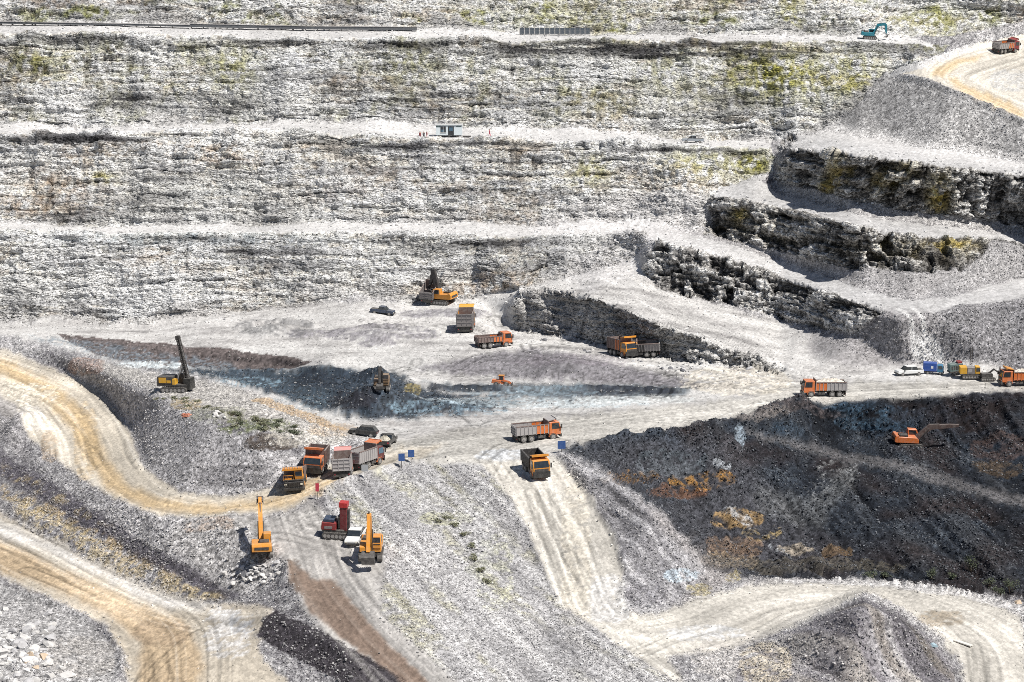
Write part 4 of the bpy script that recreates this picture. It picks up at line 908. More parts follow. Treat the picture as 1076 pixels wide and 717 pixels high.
def wheels(root, specs, r, rim=RIM):
    for (x, y, wd) in specs:
        t = MB().wheel(x, y, r, r, wd).build('wheel', TYRE, root)
        sgn = 1 if y > 0 else -1
        b = MB().tube((x, y + sgn * (wd / 2 - .04), r), (x, y + sgn * (wd / 2 + .03), r), r * .58, 14)
        b.tube((x, y + sgn * (wd / 2 + .03), r), (x, y + sgn * (wd / 2 + .09), r), r * .2, 8)
        b.build('rim', rim, t)

def lump(name, m, w_, l_, h_, parent=None, seed=1, n=10, k=16):
    """a heap of broken rock: a mound with rough facets"""
    rn = random.Random(seed); b = MB(); vs_ = []
    for i in range(n + 1):
        for j in range(k + 1):
            x = (i / n * 2 - 1); y = (j / k * 2 - 1)
            e = max(0, 1 - abs(x) ** 2.4) * max(0, 1 - abs(y) ** 2.4)
            vs_.append((y * l_ + rn.uniform(-.06, .06), x * w_ + rn.uniform(-.05, .05), h_ * e * (.8 + rn.uniform(-.28, .28)) - (.0 if e > 0 else .0)))
    fs = [(i * (k + 1) + j, (i + 1) * (k + 1) + j, (i + 1) * (k + 1) + j + 1, i * (k + 1) + j + 1) for i in range(n) for j in range(k)]
    return b.add(vs_, fs).build(name, m, parent)

def tipper(label, cab=ORANGE, bed=STEEL, front=ORANGE, canopy=ORANGE, W=2.5, L=7.6, H=2.85, nose=ORANGE, group="orange and grey dump trucks in the pit", tail=None, inner=BROWNB, rear_axles=2, canopy_len=1.35, glass=GLASS, side2=None, dark=False):
    t = thing('dump_truck', label, 'dump truck', group)
    k = W / 2.5; xf = L / 2; w = W / 2; r = .54 * (.5 + .5 * k); zc = 2 * r + .02
    ch = MB().box(-xf + .25, xf - .35, -.42, .42, r + .22, r + .5)
    for y in (-1, 1): ch.box(-.1, 1.1, y * .55, y * (w - .15), r - .05, r + .45)
    ch.box(-xf + .3, -xf + .45, -w + .1, w - .1, r - .1, r + .25)
    ch.build('chassis', DKST, t)
    ax = [(xf - 1.35, .36)] + [(-xf + 1.15 + 1.3 * i, .58) for i in range(rear_axles)]
    wheels(t, [(x, s * (w - wd / 2), wd) for x, wd in ax for s in (-1, 1)], r)
    # cab
    x0 = xf - 2.0; ct = zc + 1.85
    c = MB().prism([(x0, zc - .25), (xf - .05, zc - .25), (xf, zc + .75), (xf - .32, ct), (x0, ct)], -w + .06, w - .06)
    cabo = c.build('cab', cab, t, None, .05)
    g = MB().add([(xf + .015, -w + .2, zc + .8), (xf + .015, w - .2, zc + .8), (xf - .28, w - .28, ct - .12), (xf - .28, -w + .28, ct - .12),
                  (xf - .03, -w + .2, zc + .8), (xf - .03, w - .2, zc + .8), (xf - .33, w - .28, ct - .12), (xf - .33, -w + .28, ct - .12)],
                 [(0, 1, 2, 3), (4, 7, 6, 5), (0, 4, 5, 1), (2, 6, 7, 3), (1, 5, 6, 2), (0, 3, 7, 4)])
    g.build('windscreen', glass, cabo)
    for s in (-1, 1):
        y = s * (w - .05)
        MB().prism([(x0 + .45, zc + .72), (xf - .25, zc + .72), (xf - .42, ct - .2), (x0 + .45, ct - .2)], y - .02, y + .02).build('side_window', glass, cabo)
        MB().box(xf - .1, xf + .12, s * (w + .02), s * (w + .2), zc + .75, zc + 1.45).build('mirror', DKST, cabo)
        MB().box(xf - .02, xf + .06, s * (w - .5), s * (w - .18), zc - .1, zc + .1).build('headlight', LAMP, cabo)
        MB().prism([(ax[0][0] - .72, r * 1.0), (ax[0][0] - .45, 2 * r + .14), (ax[0][0] + .45, 2 * r + .14), (ax[0][0] + .72, r * 1.0), (ax[0][0] + .66, r), (ax[0][0] + .42, 2 * r + .06), (ax[0][0] - .42, 2 * r + .06), (ax[0][0] - .66, r)], s * (w - .42), s * (w - .01)).build('mudguard', nose, t)
        MB().box(x0 + .1, x0 + .6, s * (w - .3), s * (w - .02), r, r + .35).build('step', DKST, t)
    MB().box(xf - .03, xf + .05, -w + .3, w - .3, zc + .18, zc + .62).build('grille', DKST, cabo)
    MB().box(xf - .12, xf + .14, -w + .05, w - .05, r - .1, zc + (.22 if dark else -.18)).build('bumper', BLACKP if dark else DKST, t)
    # tipping body: floor, panels, ribs, headboard, canopy, tailgate
    b0, b1 = -xf - .05, x0 - .18; zb = zc + .12; zt = zb + (H - 1.32)
    MB().box(b0, b1, -w + .12, w - .12, zb, zb + .1).build('bed_floor', inner, t)
    n = 8
    for s in (-1, 1):
        for i in range(n):
            xa = b0 + (b1 - b0) * i / n; xb = b0 + (b1 - b0) * (i + 1) / n
            mm = front if i >= n - 3 else (side2 or bed)
            y0, y1 = s * (w - .08), s * w
            MB().box(xa + .03, xb - .03, min(y0, y1), max(y0, y1), zb + .02, zt - .14).build('side_panel', mm, t)
        rb = MB()
        for i in range(n + 1):
            xa = b0 + (b1 - b0) * i / n; ya, yb = sorted((s * (w - .06), s * (w + .07)))
            rb.box(xa - .055, xa + .055, ya, yb, zb - .05, zt - .1)
        rb.build('rib', bed, t)
        ya, yb = sorted((s * (w - .12), s * (w + .06)))
        MB().box(b0 - .05, b1 + .05, ya, yb, zt - .14, zt).build('top_rail', inner, t)
    MB().box(b1 - .06, b1 + .04, -w + .08, w - .08, zb, zt + .45).build('headboard', inner, t)
    if canopy_len:
        q = MB().add([(b1 + .04, -w + .1, zt + .36), (b1 + .04, w - .1, zt + .36), (b1 + canopy_len, w - .14, zt + .62), (b1 + canopy_len, -w + .14, zt + .62),
                      (b1 + .04, -w + .1, zt + .48), (b1 + .04, w - .1, zt + .48), (b1 + canopy_len, w - .14, zt + .74), (b1 + canopy_len, -w + .14, zt + .74)],
                     [(0, 3, 2, 1), (4, 5, 6, 7), (0, 1, 5, 4), (2, 3, 7, 6), (1, 2, 6, 5), (0, 4, 7, 3)])
        q.box(b1 + canopy_len - .06, b1 + canopy_len + .08, -w + .06, w - .06, zt + .5, zt + .84)
        q.build('canopy', canopy, t)
    tg = MB().box(b0 - .1, b0, -w + .06, w - .06, zb - .02, zt - .1).build('tailgate', tail or bed, t)
    br = MB()
    for i in range(4): z = zb + .05 + (zt - zb - .3) * i / 3; br.box(b0 - .2, b0 - .1, -w + .04, w - .04, z - .05, z + .05)
    for i in range(4): y = -w + .12 + (W - .24) * i / 3; br.box(b0 - .17, b0 - .1, y - .06, y + .06, zb - .06, zt - .06)
    br.build('tailgate_bar', bed, tg)
    for s in (-1, 1): MB().box(-xf - .06, -xf + .04, s * (w - .45), s * (w - .25), r + .05, r + .16).build('tail_light', SIGNR, t)
    MB().box(-xf + .02, -xf + .06, -w + .08, w - .08, r * .45, zb - .04).build('mud_flap', RUBBER, t)
    t["_bed"] = (b0, b1, w, zb, zt)
    return t
def load_on(truck, label, m, h=.7, cat='rock load', frac=.85):
    b0, b1, w, zb, zt = truck["_bed"]
    b = lump('rock_load', m, w - .16, (b1 - b0) / 2 - .1, h, None, hash(label) % 97 if False else len(label))
    b["label"] = label; b["category"] = cat
    b.matrix_world = truck.matrix_world @ Matrix.Translation(((b0 + b1) / 2, 0, zb + (zt - zb) * frac))
    return b

def haul_truck(label, W=3.2, L=6.4):
    t = thing('haul_truck', label, 'haul truck', 'orange haul trucks coming down the loop road')
    w, xf, r = W / 2, L / 2, .85
    MB().box(-xf + .4, xf - .4, -.6, .6, .9, 1.4).build('chassis', DKST, t)
    wheels(t, [(xf - 1.5, s * (w - .3), .6) for s in (-1, 1)] + [(-xf + 1.5, s * (w - .5), 1.0) for s in (-1, 1)], r, AMBER)
    f = MB().prism([(xf - 1.6, .75), (xf, .75), (xf + .05, 1.75), (xf - .2, 2.05), (xf - 1.6, 2.05)], -w + .12, w - .12)
    f.build('engine_hood', DKST, t)
    gr = MB()
    for i in range(7): y = -1.0 + i * .33; gr.box(xf + .04, xf + .12, y - .05, y + .05, .95, 1.75)
    gr.build('radiator_grille', BLACKP, t)
    MB().box(xf - .1, xf + .25, -w + .05, w - .05, .45, .85).build('bumper', BLACKP, t)
    MB().box(xf - 2.0, xf + .05, -w, w, 2.02, 2.14).build('deck', DKST, t)
    c = MB().prism([(xf - 1.75, 2.14), (xf - .15, 2.14), (xf - .05, 2.7), (xf - .3, 3.5), (xf - 1.75, 3.5)], .25, w - .05).build('cab', AMBER, t, None, .04)
    MB().add([(xf - .03, .38, 2.72), (xf - .03, w - .18, 2.72), (xf - .26, w - .18, 3.4), (xf - .26, .38, 3.4), (xf - .12, .38, 2.72), (xf - .12, w - .18, 2.72), (xf - .34, w - .18, 3.4), (xf - .34, .38, 3.4)],
             [(0, 1, 2, 3), (4, 7, 6, 5), (0, 4, 5, 1), (2, 6, 7, 3), (1, 5, 6, 2), (0, 3, 7, 4)]).build('windscreen', GLASS, c)
    MB().prism([(xf - 1.5, 2.75), (xf - .4, 2.75), (xf - .5, 3.35), (xf - 1.5, 3.35)], w - .07, w - .02).build('side_window', GLASS, c)
    MB().box(xf - 1.2, xf - .3, -w + .3, -.2, 2.14, 2.75).build('air_cleaner', BROWNB, t)
    MB().box(xf - .06, xf + .02, -w + .25, -.25, 2.2, 2.42).build('light_bar', AMBER, t)
    rl = MB()
    for y in (-w + .05, -w * .5, 0): rl.tube((xf, y, 2.14), (xf, y, 2.9), .03, 6)
    rl.tube((xf, -w + .05, 2.9), (xf, 0, 2.9), .03, 6); rl.build('handrail', AMBER, t)
    ld = MB()
    for s in (-.2, .2): ld.tube((xf + .2, -w + .5 + s, .5), (xf + .08, -w + .5 + s, 2.1), .03, 6)
    for i in range(6): ld.tube((xf + .2 - .02 * i, -w + .3, .6 + .26 * i), (xf + .2 - .02 * i, -w + .7, .6 + .26 * i), .025, 6)
    ld.build('ladder', DKST, t)
    for y in (-w + .35, w - .35): MB().box(xf + .02, xf + .12, y - .18, y + .18, 1.3, 1.55).build('headlight', LAMP, t)
    b = MB().prism([(-xf - .3, 1.7), (xf - 2.1, 1.55), (xf - 1.95, 3.55), (xf - 2.05, 3.6), (-xf - .3, 2.35)], -w - .02, -w + .1)
    b.prism([(-xf - .3, 1.7), (xf - 2.1, 1.55), (xf - 1.95, 3.55), (xf - 2.05, 3.6), (-xf - .3, 2.35)], w - .1, w + .02)
    b.build('body_side', BROWNB, t)
    MB().prism([(-xf - .3, 1.62), (xf - 2.1, 1.48), (xf - 2.1, 1.6), (-xf - .3, 1.74)], -w + .1, w - .1).build('body_floor', BROWNB, t)
    MB().prism([(xf - 2.1, 1.5), (xf - 2.0, 1.5), (xf - 1.85, 3.6), (xf - 1.95, 3.6)], -w + .1, w - .1).build('headboard', BROWNB, t)
    cn = MB().prism([(xf - 2.0, 3.6), (xf + .15, 3.78), (xf + .15, 3.92), (xf - 2.0, 3.72)], -w, w)
    cn.build('canopy', BROWNB, t)
    sr = MB()
    for i in range(8): y = -w + .2 + i * (W - .4) / 7; sr.box(xf - .5, xf + .2, y - .13, y + .13, 3.86, 4.12)
    sr.box(xf + .14, xf + .22, -w, w, 3.76, 4.0)
    sr.build('canopy_edge', AMBER, t)
    t["_bed"] = (-xf, xf - 2.1, w, 1.7, 3.2)
    return t

def track_set(t, L, gauge, tw, h, m=DKST):
    for s in (-1, 1):
        n = 8; pr = []
        for k in range(n + 1): a = -math.pi / 2 + math.pi * k / n; pr.append((L / 2 - h / 2 + h / 2 * math.cos(a), h / 2 + h / 2 * math.sin(a)))
        for k in range(n + 1): a = math.pi / 2 + math.pi * k / n; pr.append((-L / 2 + h / 2 + h / 2 * math.cos(a), h / 2 + h / 2 * math.sin(a)))
        o = MB().prism(pr, s * gauge / 2 - tw / 2, s * gauge / 2 + tw / 2).build('crawler_track', m, t)
        q = MB()
        yo = s * (gauge / 2 + tw / 2)
        for x in np.linspace(-L / 2 + h / 2, L / 2 - h / 2, 6): q.tube((x, yo - s * .05, h * .48), (x, yo + s * .04, h * .48), h * .27, 10)
        q.build('roller', RIM, o)
        g = MB()
        for x in np.linspace(-L / 2 + .3, L / 2 - .3, 14): g.box(x - .05, x + .05, s * gauge / 2 - tw / 2, s * gauge / 2 + tw / 2, h, h + .05)
        g.build('track_shoe', m, o)
def excavator(label, paint=AMBER, yaw=0, boom=(1.2, 3.6, 3.2, 4.2, 5.2, 3.2), stick=(5.2, 3.2, 5.0, .9), bucket=None, bs=1.0, s=1.0, armp=None, dark=DKST, cabside=1, group="crawler excavators at work", cabglass=GLASS):
    """boom: polyline (x,z)*3 from the foot; stick: polyline; the house turns by yaw on the tracks"""
    t = thing('excavator', label, 'excavator', group)
    track_set(t, 4.3 * s, 2.5 * s, .62 * s, .95 * s)
    MB().box(-1.2 * s, 1.2 * s, -.95 * s, .95 * s, .5 * s, 1.05 * s).build('undercarriage', dark, t)
    R = Matrix.Rotation(math.radians(yaw), 4, 'Z')
    def put_(mb, name, m, parent=None, bevel=0):
        mb.v = [tuple((R @ Vector(p)) * s) for p in mb.v]; return mb.build(name, m, parent or t, None, bevel * s)
    armp = armp or paint
    h = MB().prism([(-2.3, 1.2), (1.3, 1.15), (1.3, 1.75), (.9, 2.15), (-2.3, 2.25)], -1.4, 1.4)
    house = put_(h, 'house', paint, None, .05)
    cw = MB().prism([(-2.9, 1.25), (-2.25, 1.15), (-2.25, 2.45), (-2.75, 2.4), (-2.95, 2.0)], -1.4, 1.4); put_(cw, 'counterweight', paint, None, .06)
    st = MB().box(-2.98, -2.94, -1.0, 1.0, 1.55, 1.95); put_(st, 'rear_grille', dark)
    put_(MB().box(-2.1, -.6, -1.1, .35, 2.22, 2.5), 'engine_cover', dark, house)
    y0, y1 = (.3, 1.38) if cabside > 0 else (-1.38, -.3)
    c = put_(MB().prism([(-.35, 1.7), (1.45, 1.7), (1.5, 2.3), (1.2, 3.15), (-.35, 3.2)], y0, y1), 'cab', paint, None, .04)
    put_(MB().add([(1.53, y0 + .1, 2.2), (1.53, y1 - .1, 2.2), (1.24, y1 - .1, 3.08), (1.24, y0 + .1, 3.08), (1.44, y0 + .1, 2.2), (1.44, y1 - .1, 2.2), (1.14, y1 - .1, 3.08), (1.14, y0 + .1, 3.08)],
                  [(0, 1, 2, 3), (4, 7, 6, 5), (0, 4, 5, 1), (2, 6, 7, 3), (1, 5, 6, 2), (0, 3, 7, 4)]), 'windscreen', cabglass, c)
    for yy in (y0, y1): put_(MB().prism([(-.15, 2.25), (1.3, 2.25), (1.05, 3.02), (-.15, 3.05)], yy - .02, yy + .02), 'side_window', cabglass, c)
    bp = [(boom[0], boom[1] if False else 1.7), (boom[2], boom[3]), (boom[4], boom[5])]
    ym = -.05 if cabside > 0 else .05
    put_(MB().arm([(.9, 1.7)] + bp[1:], [.28, .50, .34], ym - .3, ym + .3), 'boom', armp, None)
    put_(MB().arm([(stick[0], stick[1]), ((stick[0] + stick[2]) / 2, (stick[1] + stick[3]) / 2), (stick[2], stick[3])], [.38, .34, .2], ym - .23, ym + .23), 'stick', armp)
    a = Vector((bp[1][0], bp[1][1]))
    for sg in (-1, 1): put_(MB().tube((1.35, ym + sg * .36, 1.5), (a.x * .85 + .2, ym + sg * .36, a.y - .35), .09, 8), 'boom_cylinder', dark)
    put_(MB().tube((bp[1][0], ym, bp[1][1] + .45), (stick[0] - .1, ym, stick[1] + .42), .09, 8), 'stick_cylinder', dark)
    if bucket:
        bx_, bz, ang = bucket
        pr = [(0, 0), (.35, -.5), (.2, -1.05), (-.3, -1.2), (-.9, -.85), (-.62, -.75), (-.25, -.95), (0, -.75), (.02, -.35), (-.25, .12)]
        ca, sa = math.cos(math.radians(ang)), math.sin(math.radians(ang))
        q = MB().prism([(bx_ + bs * (x * ca - z * sa), bz + bs * (x * sa + z * ca)) for x, z in pr], ym - .62 * bs, ym + .62 * bs)
        b = put_(q, 'bucket', dark)
        te = MB()
        for i in range(5):
            y = ym - .5 + i * .25; p = (-.9, -.85); e = (-1.12, -.95)
            te.tube((bx_ + bs * (p[0] * ca - p[1] * sa), y, bz + bs * (p[0] * sa + p[1] * ca)), (bx_ + bs * (e[0] * ca - e[1] * sa), y, bz + bs * (e[0] * sa + e[1] * ca)), .07, 5, .02)
        put_(te, 'bucket_tooth', RIM, b)
    hr = MB()
    for x in (-2.0, -.8): hr.tube((x, -1.3, 2.2), (x, -1.3, 2.95), .03, 6)
    hr.tube((-2.0, -1.3, 2.95), (-.8, -1.3, 2.95), .03, 6); put_(hr, 'handrail', dark)
    put_(MB().tube((-1.9, .3, 2.45), (-1.9, .3, 2.95), .09, 8), 'exhaust', dark)
    return t

def car(name, label, cat, paint, prof, L, W, glass, wh=((1.4, .34), (-1.35, .34)), bed=None, group=None, gm=GLASS):
    t = thing(name, label, cat, group)
    w = W / 2
    b = MB().prism(prof, -w, w).build('body', paint, t, None, .05)
    g0 = MB()
    gx_ = [p[0] for p in glass]; top = max(p[1] for p in glass)
    n = len(glass); gc = (sum(gx_) / n, sum(p[1] for p in glass) / n)
    cabin = MB().loft([(x, -w + .06, z) for x, z in glass[::-1]], [(x, w - .06, z) for x, z in glass[::-1]]).build('cabin', gm, t)
    rf = MB().box(min(x for x, z in glass if z > top - .05) - .02, max(x for x, z in glass if z > top - .05) + .02, -w + .1, w - .1, top - .01, top + .05).build('roof', paint, cabin)
    pl = MB()
    for xx in (glass[0][0], gc[0]): pl.prism([(gc[0] - .05 + (xx - gc[0]) * .0, min(p[1] for p in glass)), (gc[0] + .05, min(p[1] for p in glass)), (gc[0] + .05, top), (gc[0] - .05, top)], -w + .04, w - .04); break
    pl.build('pillar', paint, cabin)
    wheels(t, [(x, s * (w - .1), .22) for x, r_ in wh for s in (-1, 1)], wh[0][1])
    xf, xr = max(p[0] for p in prof), min(p[0] for p in prof)
    for s in (-1, 1):
        MB().box(xf - .12, xf + .02, s * (w - .38), s * (w - .08), .62, .78).build('headlight', LAMP, t)
        MB().box(xr - .02, xr + .1, s * (w - .3), s * (w - .06), .7, .9).build('tail_light', SIGNR, t)
        MB().box(glass[0][0] - .1, glass[0][0] + .1, s * (w - .02), s * (w + .16), .95, 1.1).build('mirror', DKST, t)
    MB().box(xf - .06, xf + .05, -w + .08, w - .08, .35, .55).build('bumper', DKST, t)
    if bed:
        MB().box(bed[0], bed[1], -w + .12, w - .12, bed[2], bed[2] + .03).build('cargo_bed', DKST, t)
    return t
PICK = [(-2.6, .45), (2.5, .45), (2.6, .75), (2.45, 1.0), (1.2, 1.08), (-.6, 1.08), (-2.6, 1.08)]
PICKG = [(1.2, 1.08), (.55, 1.68), (-.65, 1.7), (-.85, 1.08)]
SUVP = [(-2.25, .4), (2.3, .4), (2.4, .7), (2.25, .95), (1.15, 1.05), (-2.2, 1.08), (-2.35, .8)]
SUVG = [(1.25, 1.05), (.5, 1.6), (-1.6, 1.62), (-2.2, 1.06)]

def sign(label, plate, u, v, w=.9, h=1.1, z=1.3, deg=-90, name='road_sign', mark=None, round_=False):
    t = thing(name, label, 'sign', None)
    MB().tube((0, 0, -.2), (0, 0, z + h), .045, 8).build('post', DKST if not round_ else SIGNG, t)
    p = MB().box(.05, .09, -w / 2, w / 2, z, z + h)
    po = p.build('sign_plate', plate, t)
    if mark:
        q = MB().box(.092, .1, -w * .28, w * .28, z + h * .55, z + h * .68); q.box(.092, .1, -w * .06, w * .06, z + h * .2, z + h * .55); q.build('marking', mark, po)
    return place(t, u, v, deg, .3, .3, 0, False)
# ------------------------------------------------------------------ vehicles
def T(u, v, deg, label, load=None, **k):
    sc = k.pop('sc', 1); t = tipper(label, **k); place(t, u, v, deg, k.get('L', 7.6) * .35, k.get('W', 2.5) * .4, sc=sc)
    if load: load_on(t, *load)
    return t
T(564, 462, 19, "orange cabbed dump truck with grey ribbed bed driving right across the pit junction", bed=PALES, front=ORANGE, canopy=PALES, L=7.5)
T(865, 416, 183, "orange dump truck heaped with pale rock driving left on the main road", ("pale broken rock heaped in the left driving orange dump truck", ROCKLOAD, .75), bed=PALES, front=ORANGE, canopy=None, canopy_len=0)
T(1072, 405, 183, "orange dump truck cut off by the right edge of the picture", ("tan rock heaped in the truck at the right edge", ROCKLOAD, .7), bed=ORANGE, front=ORANGE, canopy=AMBER)
T(563, 497, -76, "amber fronted dump truck with dark bed coming towards the camera on the ramp", cab=AMBER, bed=DKST, front=DKST, canopy=AMBER, inner=DKST, W=2.7, L=7.2, H=3.0, dark=True)
T(519, 365, 20, "dusty orange dump truck with rusty open bed climbing right on the pit floor", cab=ORANGE, bed=BROWNB, front=ORANGE, canopy_len=0, L=7.2, H=2.5)
T(490, 346, 86, "grey dump truck with yellow canopy seen squarely from behind on the pit floor", cab=YEL, bed=STEEL, front=AMBER, canopy=YEL, W=3.3, H=4.0, L=6.6, canopy_len=1.8)
T(361, 499, 91, "grey dump truck with pinkish rim seen from behind, nearest of the queue", cab=RED, bed=PALES, front=PALES, canopy=mat("pink_paint", (.62, .28, .26), .5, 0, .3), W=2.95, H=3.4, L=5.6, sc=.92)
T(385, 490, 58, "pale dump truck with orange canopy and blue tinted cab turned to the right", cab=mat("maroon_paint", (.10, .015, .015), .4, 0, .2), bed=PALES, front=PALES, canopy=ORANGE, glass=BLUEGL, W=2.65, H=3.3, L=6.8, dark=True, sc=.92)
T(332, 495, -98, "orange dump truck with wide windscreen coming down the loop road", cab=ORANGE, bed=BROWNB, front=ORANGE, canopy=ORANGE, W=3.1, H=3.7, L=5.4, nose=DKST, inner=BROWNB, dark=True, sc=.92)
t = haul_truck("orange haul truck with serrated canopy and black radiator leading down the loop road"); place(t, 311, 511, -88, 2.4, 1.3, sc=.92)
T(654, 374, -58, "orange dump truck with amber canopy parked against the broken rock bluff", cab=AMBER, bed=BROWNB, front=ORANGE, canopy=AMBER, W=3.0, H=3.5, L=6.4, inner=BROWNB, dark=True)
T(676, 375, 170, "dark dump truck with pale tailgate beside the amber canopied truck", cab=DKST, bed=STEEL, front=DKST, canopy_len=0, W=2.6, H=2.9, L=6.6, tail=WHITE, nose=DKST)
T(1056, 55, 36, "red cabbed dump truck with pale grey tailgate on the top right road", cab=RED, bed=PALES, front=ORANGE, canopy=RED, L=7.6, tail=PALES, nose=RED)
T(453, 316, 75, "grey dump truck being loaded beside the orange excavator at the rock wall", cab=DKST, bed=STEEL, front=STEEL, canopy_len=0, W=3.0, H=3.1, L=6.8, nose=DKST)

e = excavator("orange excavator with dark raised arm loading a truck below the rock wall", AMBER, boom=(1, 0, 1.3, 4.6, 1.6, 6.9), stick=(1.6, 6.9, 2.6, 3.8), bucket=(2.6, 3.8, 30), armp=DKST, s=1.1); place(e, 465, 319, 150, 2, 1.2)
e = excavator("amber excavator seen from behind with its arm reaching away over the rubble", AMBER, boom=(1, 0, 2.6, 4.7, 4.4, 6.2), stick=(4.4, 6.2, 5.6, 7.0), bucket=(5.6, 7.0, 75), bs=.8, s=.95, cabside=-1); place(e, 275, 583, 98, 2, 1.2, .04, False)
e = excavator("amber excavator facing the camera with its bucket resting on the ground", AMBER, boom=(1, 0, 1.5, 4.6, 2.2, 6.4), stick=(2.2, 6.4, 4.4, 2.0), bucket=(4.4, 2.0, 10), bs=1.35, s=1.03, cabside=1, cabglass=BLACKP); place(e, 390, 586, -90, 2, 1.2, .04, False)
e = excavator("dark excavator with dusty brown cab working on top of the dark stockpile", mat("dirty_brown_paint", (.16, .085, .03), .55, 0, .35), yaw=0, boom=(1, 0, 1.8, 4.3, 3.0, 4.6), stick=(3.0, 4.6, 3.8, 2.0), bucket=(3.8, 2.0, 10), armp=DKST, s=.95, cabglass=BLACKP, dark=DKST); place(e, 401, 410, -90, 1.5, 1, .04, False)
e = excavator("orange excavator with long dark arm reaching right inside the dark pit", ORANGE, boom=(1, 0, 3.4, 3.9, 5.2, 4.0), stick=(5.0, 4.0, 8.4, 4.3), armp=mat('rusty_arm', (.07, .04, .035), .6, 0, .3), s=1.0, cabside=1, dark=DKST); place(e, 955, 470, 2, 2, 1.2)
e = excavator("small teal excavator with arched arm on the top ledge", TEAL, boom=(1, 0, 2.4, 4.6, 4.8, 4.9), stick=(4.8, 4.9, 5.1, 1.9), bucket=(5.1, 1.9, 20), s=.78); place(e, 914, 41, -6, 2, 1.2)

# drill rig with tall mast
t = thing('drill_rig', "black and yellow drill rig with a tall leaning mast on the bench", 'drill rig')
track_set(t, 4.6, 2.5, .6, 1.0)
MB().box(-3.0, 2.2, -1.2, 1.2, 1.1, 1.4).build('deck', DKST, t)
MB().prism([(-3.1, 1.4), (-.2, 1.4), (-.2, 2.7), (-2.9, 2.7)], -1.2, 1.2).build('engine_housing', DKST, t, None, .05)
MB().box(-2.6, -1.3, -1.26, -1.2, 1.65, 2.55).build('engine_door', YEL, t); MB().box(-1.2, -.5, -1.26, -1.2, 1.65, 2.1).build('side_panel', YEL, t)
c = MB().prism([(.3, 1.4), (1.7, 1.4), (1.7, 2.2), (1.4, 3.0), (.3, 3.0)], .1, 1.2).build('cab', DKST, t, None, .04)
MB().prism([(.45, 2.0), (1.5, 2.0), (1.3, 2.85), (.45, 2.85)], 1.18, 1.23).build('side_window', GLASS, c)
MB().box(1.7, 2.9, -.9, .9, .5, 2.4).build('dust_hood', RUBBER, t)
ms = MB(); A0, A1 = Vector((2.3, -.1, .6)), Vector((.9, -.1, 9.2)); dx = (A1 - A0).normalized()
for a in (-.32, .32):
    for b in (-.35, .35): ms.tube(A0 + Vector((a, b, 0)), A1 + Vector((a * .7, b * .7, 0)), .09, 6)
for k in range(14):
    p = A0.lerp(A1, k / 14); q = A0.lerp(A1, (k + 1) / 14)
    for b in (-.32, .32): ms.tube(p + Vector((-.3, b, 0)), q + Vector((.3, b, 0)), .06, 5)
    for a in (-.3, .3): ms.tube(p + Vector((a, -.32, 0)), q + Vector((a, .32, 0)), .06, 5)
mast = ms.build('mast', DKST, t)
MB().box(.55, 1.15, -.5, .3, 8.9, 9.5).build('crown_block', DKST, mast); MB().tube(A0 + dx * .5, A1 - dx * .4, .16, 8).build('drill_pipe', DKST, mast)
MB().tube((.5, -.5, 2.2), A0.lerp(A1, .5) + Vector((-.2, -.4, 0)), .1, 8).build('mast_cylinder', RIM, t); MB().tube((.5, .3, 2.2), A0.lerp(A1, .5) + Vector((-.2, .2, 0)), .1, 8).build('mast_cylinder', RIM, t)
MB().box(-.2, .3, -1.2, 0, 1.4, 2.3).build('hose_reel', YEL, t)
place(t, 186, 411, -14, 2.2, 1.2)
# red drill
t = thing('drill_rig', "dark red crawler rig with upright boxy mast beside the facing excavator", 'drill rig')
track_set(t, 3.6, 2.4, .5, .9)
MB().box(-1.9, 1.2, -1.05, 1.05, .9, 1.2).build('deck', DKST, t)
MB().prism([(-2.0, 1.2), (.1, 1.2), (.1, 2.2), (-1.9, 2.3)], -1.1, 1.1).build('engine_housing', RED, t, None, .05)
MB().box(-1.7, -.2, -.9, .9, 2.3, 2.65).build('engine_cover', NAVY, t)
MB().box(-1.5, -.4, -1.15, -1.1, 1.4, 1.75).build('stripe_panel', STEEL, t)
m = MB().box(.5, 1.5, -.55, .55, 1.0, 5.0).build('mast', mat('deep_red', (.13, .01, .014), .45, 0, .15), t, None, .05)
MB().box(.42, 1.58, -.63, .63, 4.4, 5.05).build('mast_head', mat("bright_red", (.42, .02, .022), .4, 0, .1), m); MB().box(1.5, 1.8, -.35, .35, .4, 4.0).build('drill_feed', DKST, m)
MB().box(.3, .5, -.7, .7, 1.4, 3.0).build('hose_bundle', RUBBER, t)
MB().prism([(.1, 1.2), (.5, 1.2), (.45, 2.9), (.1, 2.9)], .2, 1.05).build('cab', GLASS, t)
place(t, 354, 563, -8, 1.5, 1.1)
c = car('pickup_truck', "white pickup with dark windscreen tucked behind the bucket excavator", 'pickup', WHITE, PICK, 5.2, 1.9, PICKG, ((1.65, .36), (-1.6, .36)), (-2.5, -.9, 1.08)); place(c, 374, 568, -100, 1.6, .8)
c = car('suv', "black sport utility car parked by the rig bench corner", 'car', BLACKP, SUVP, 4.7, 1.9, SUVG); place(c, 382, 458, 172, 1.5, .8)
c = car('pickup_truck', "dark pickup with cluttered load seen from behind on the junction road", 'pickup', BLACKP, PICK, 5.2, 2.0, PICKG, ((1.65, .38), (-1.6, .38)), (-2.5, -.9, 1.08)); place(c, 407, 467, 78, 1.6, .8)
b = lump('cargo_heap', mat("mixed_cargo", (.16, .14, .11), .9, 0, .9, (.5, .47, .4)), .85, .85, .8, None, 5); b["label"] = "cluttered cargo heaped in the dark pickup's open bed"; b["category"] = 'cargo'; b.matrix_world = c.matrix_world @ Matrix.Translation((-1.7, 0, 1.1))
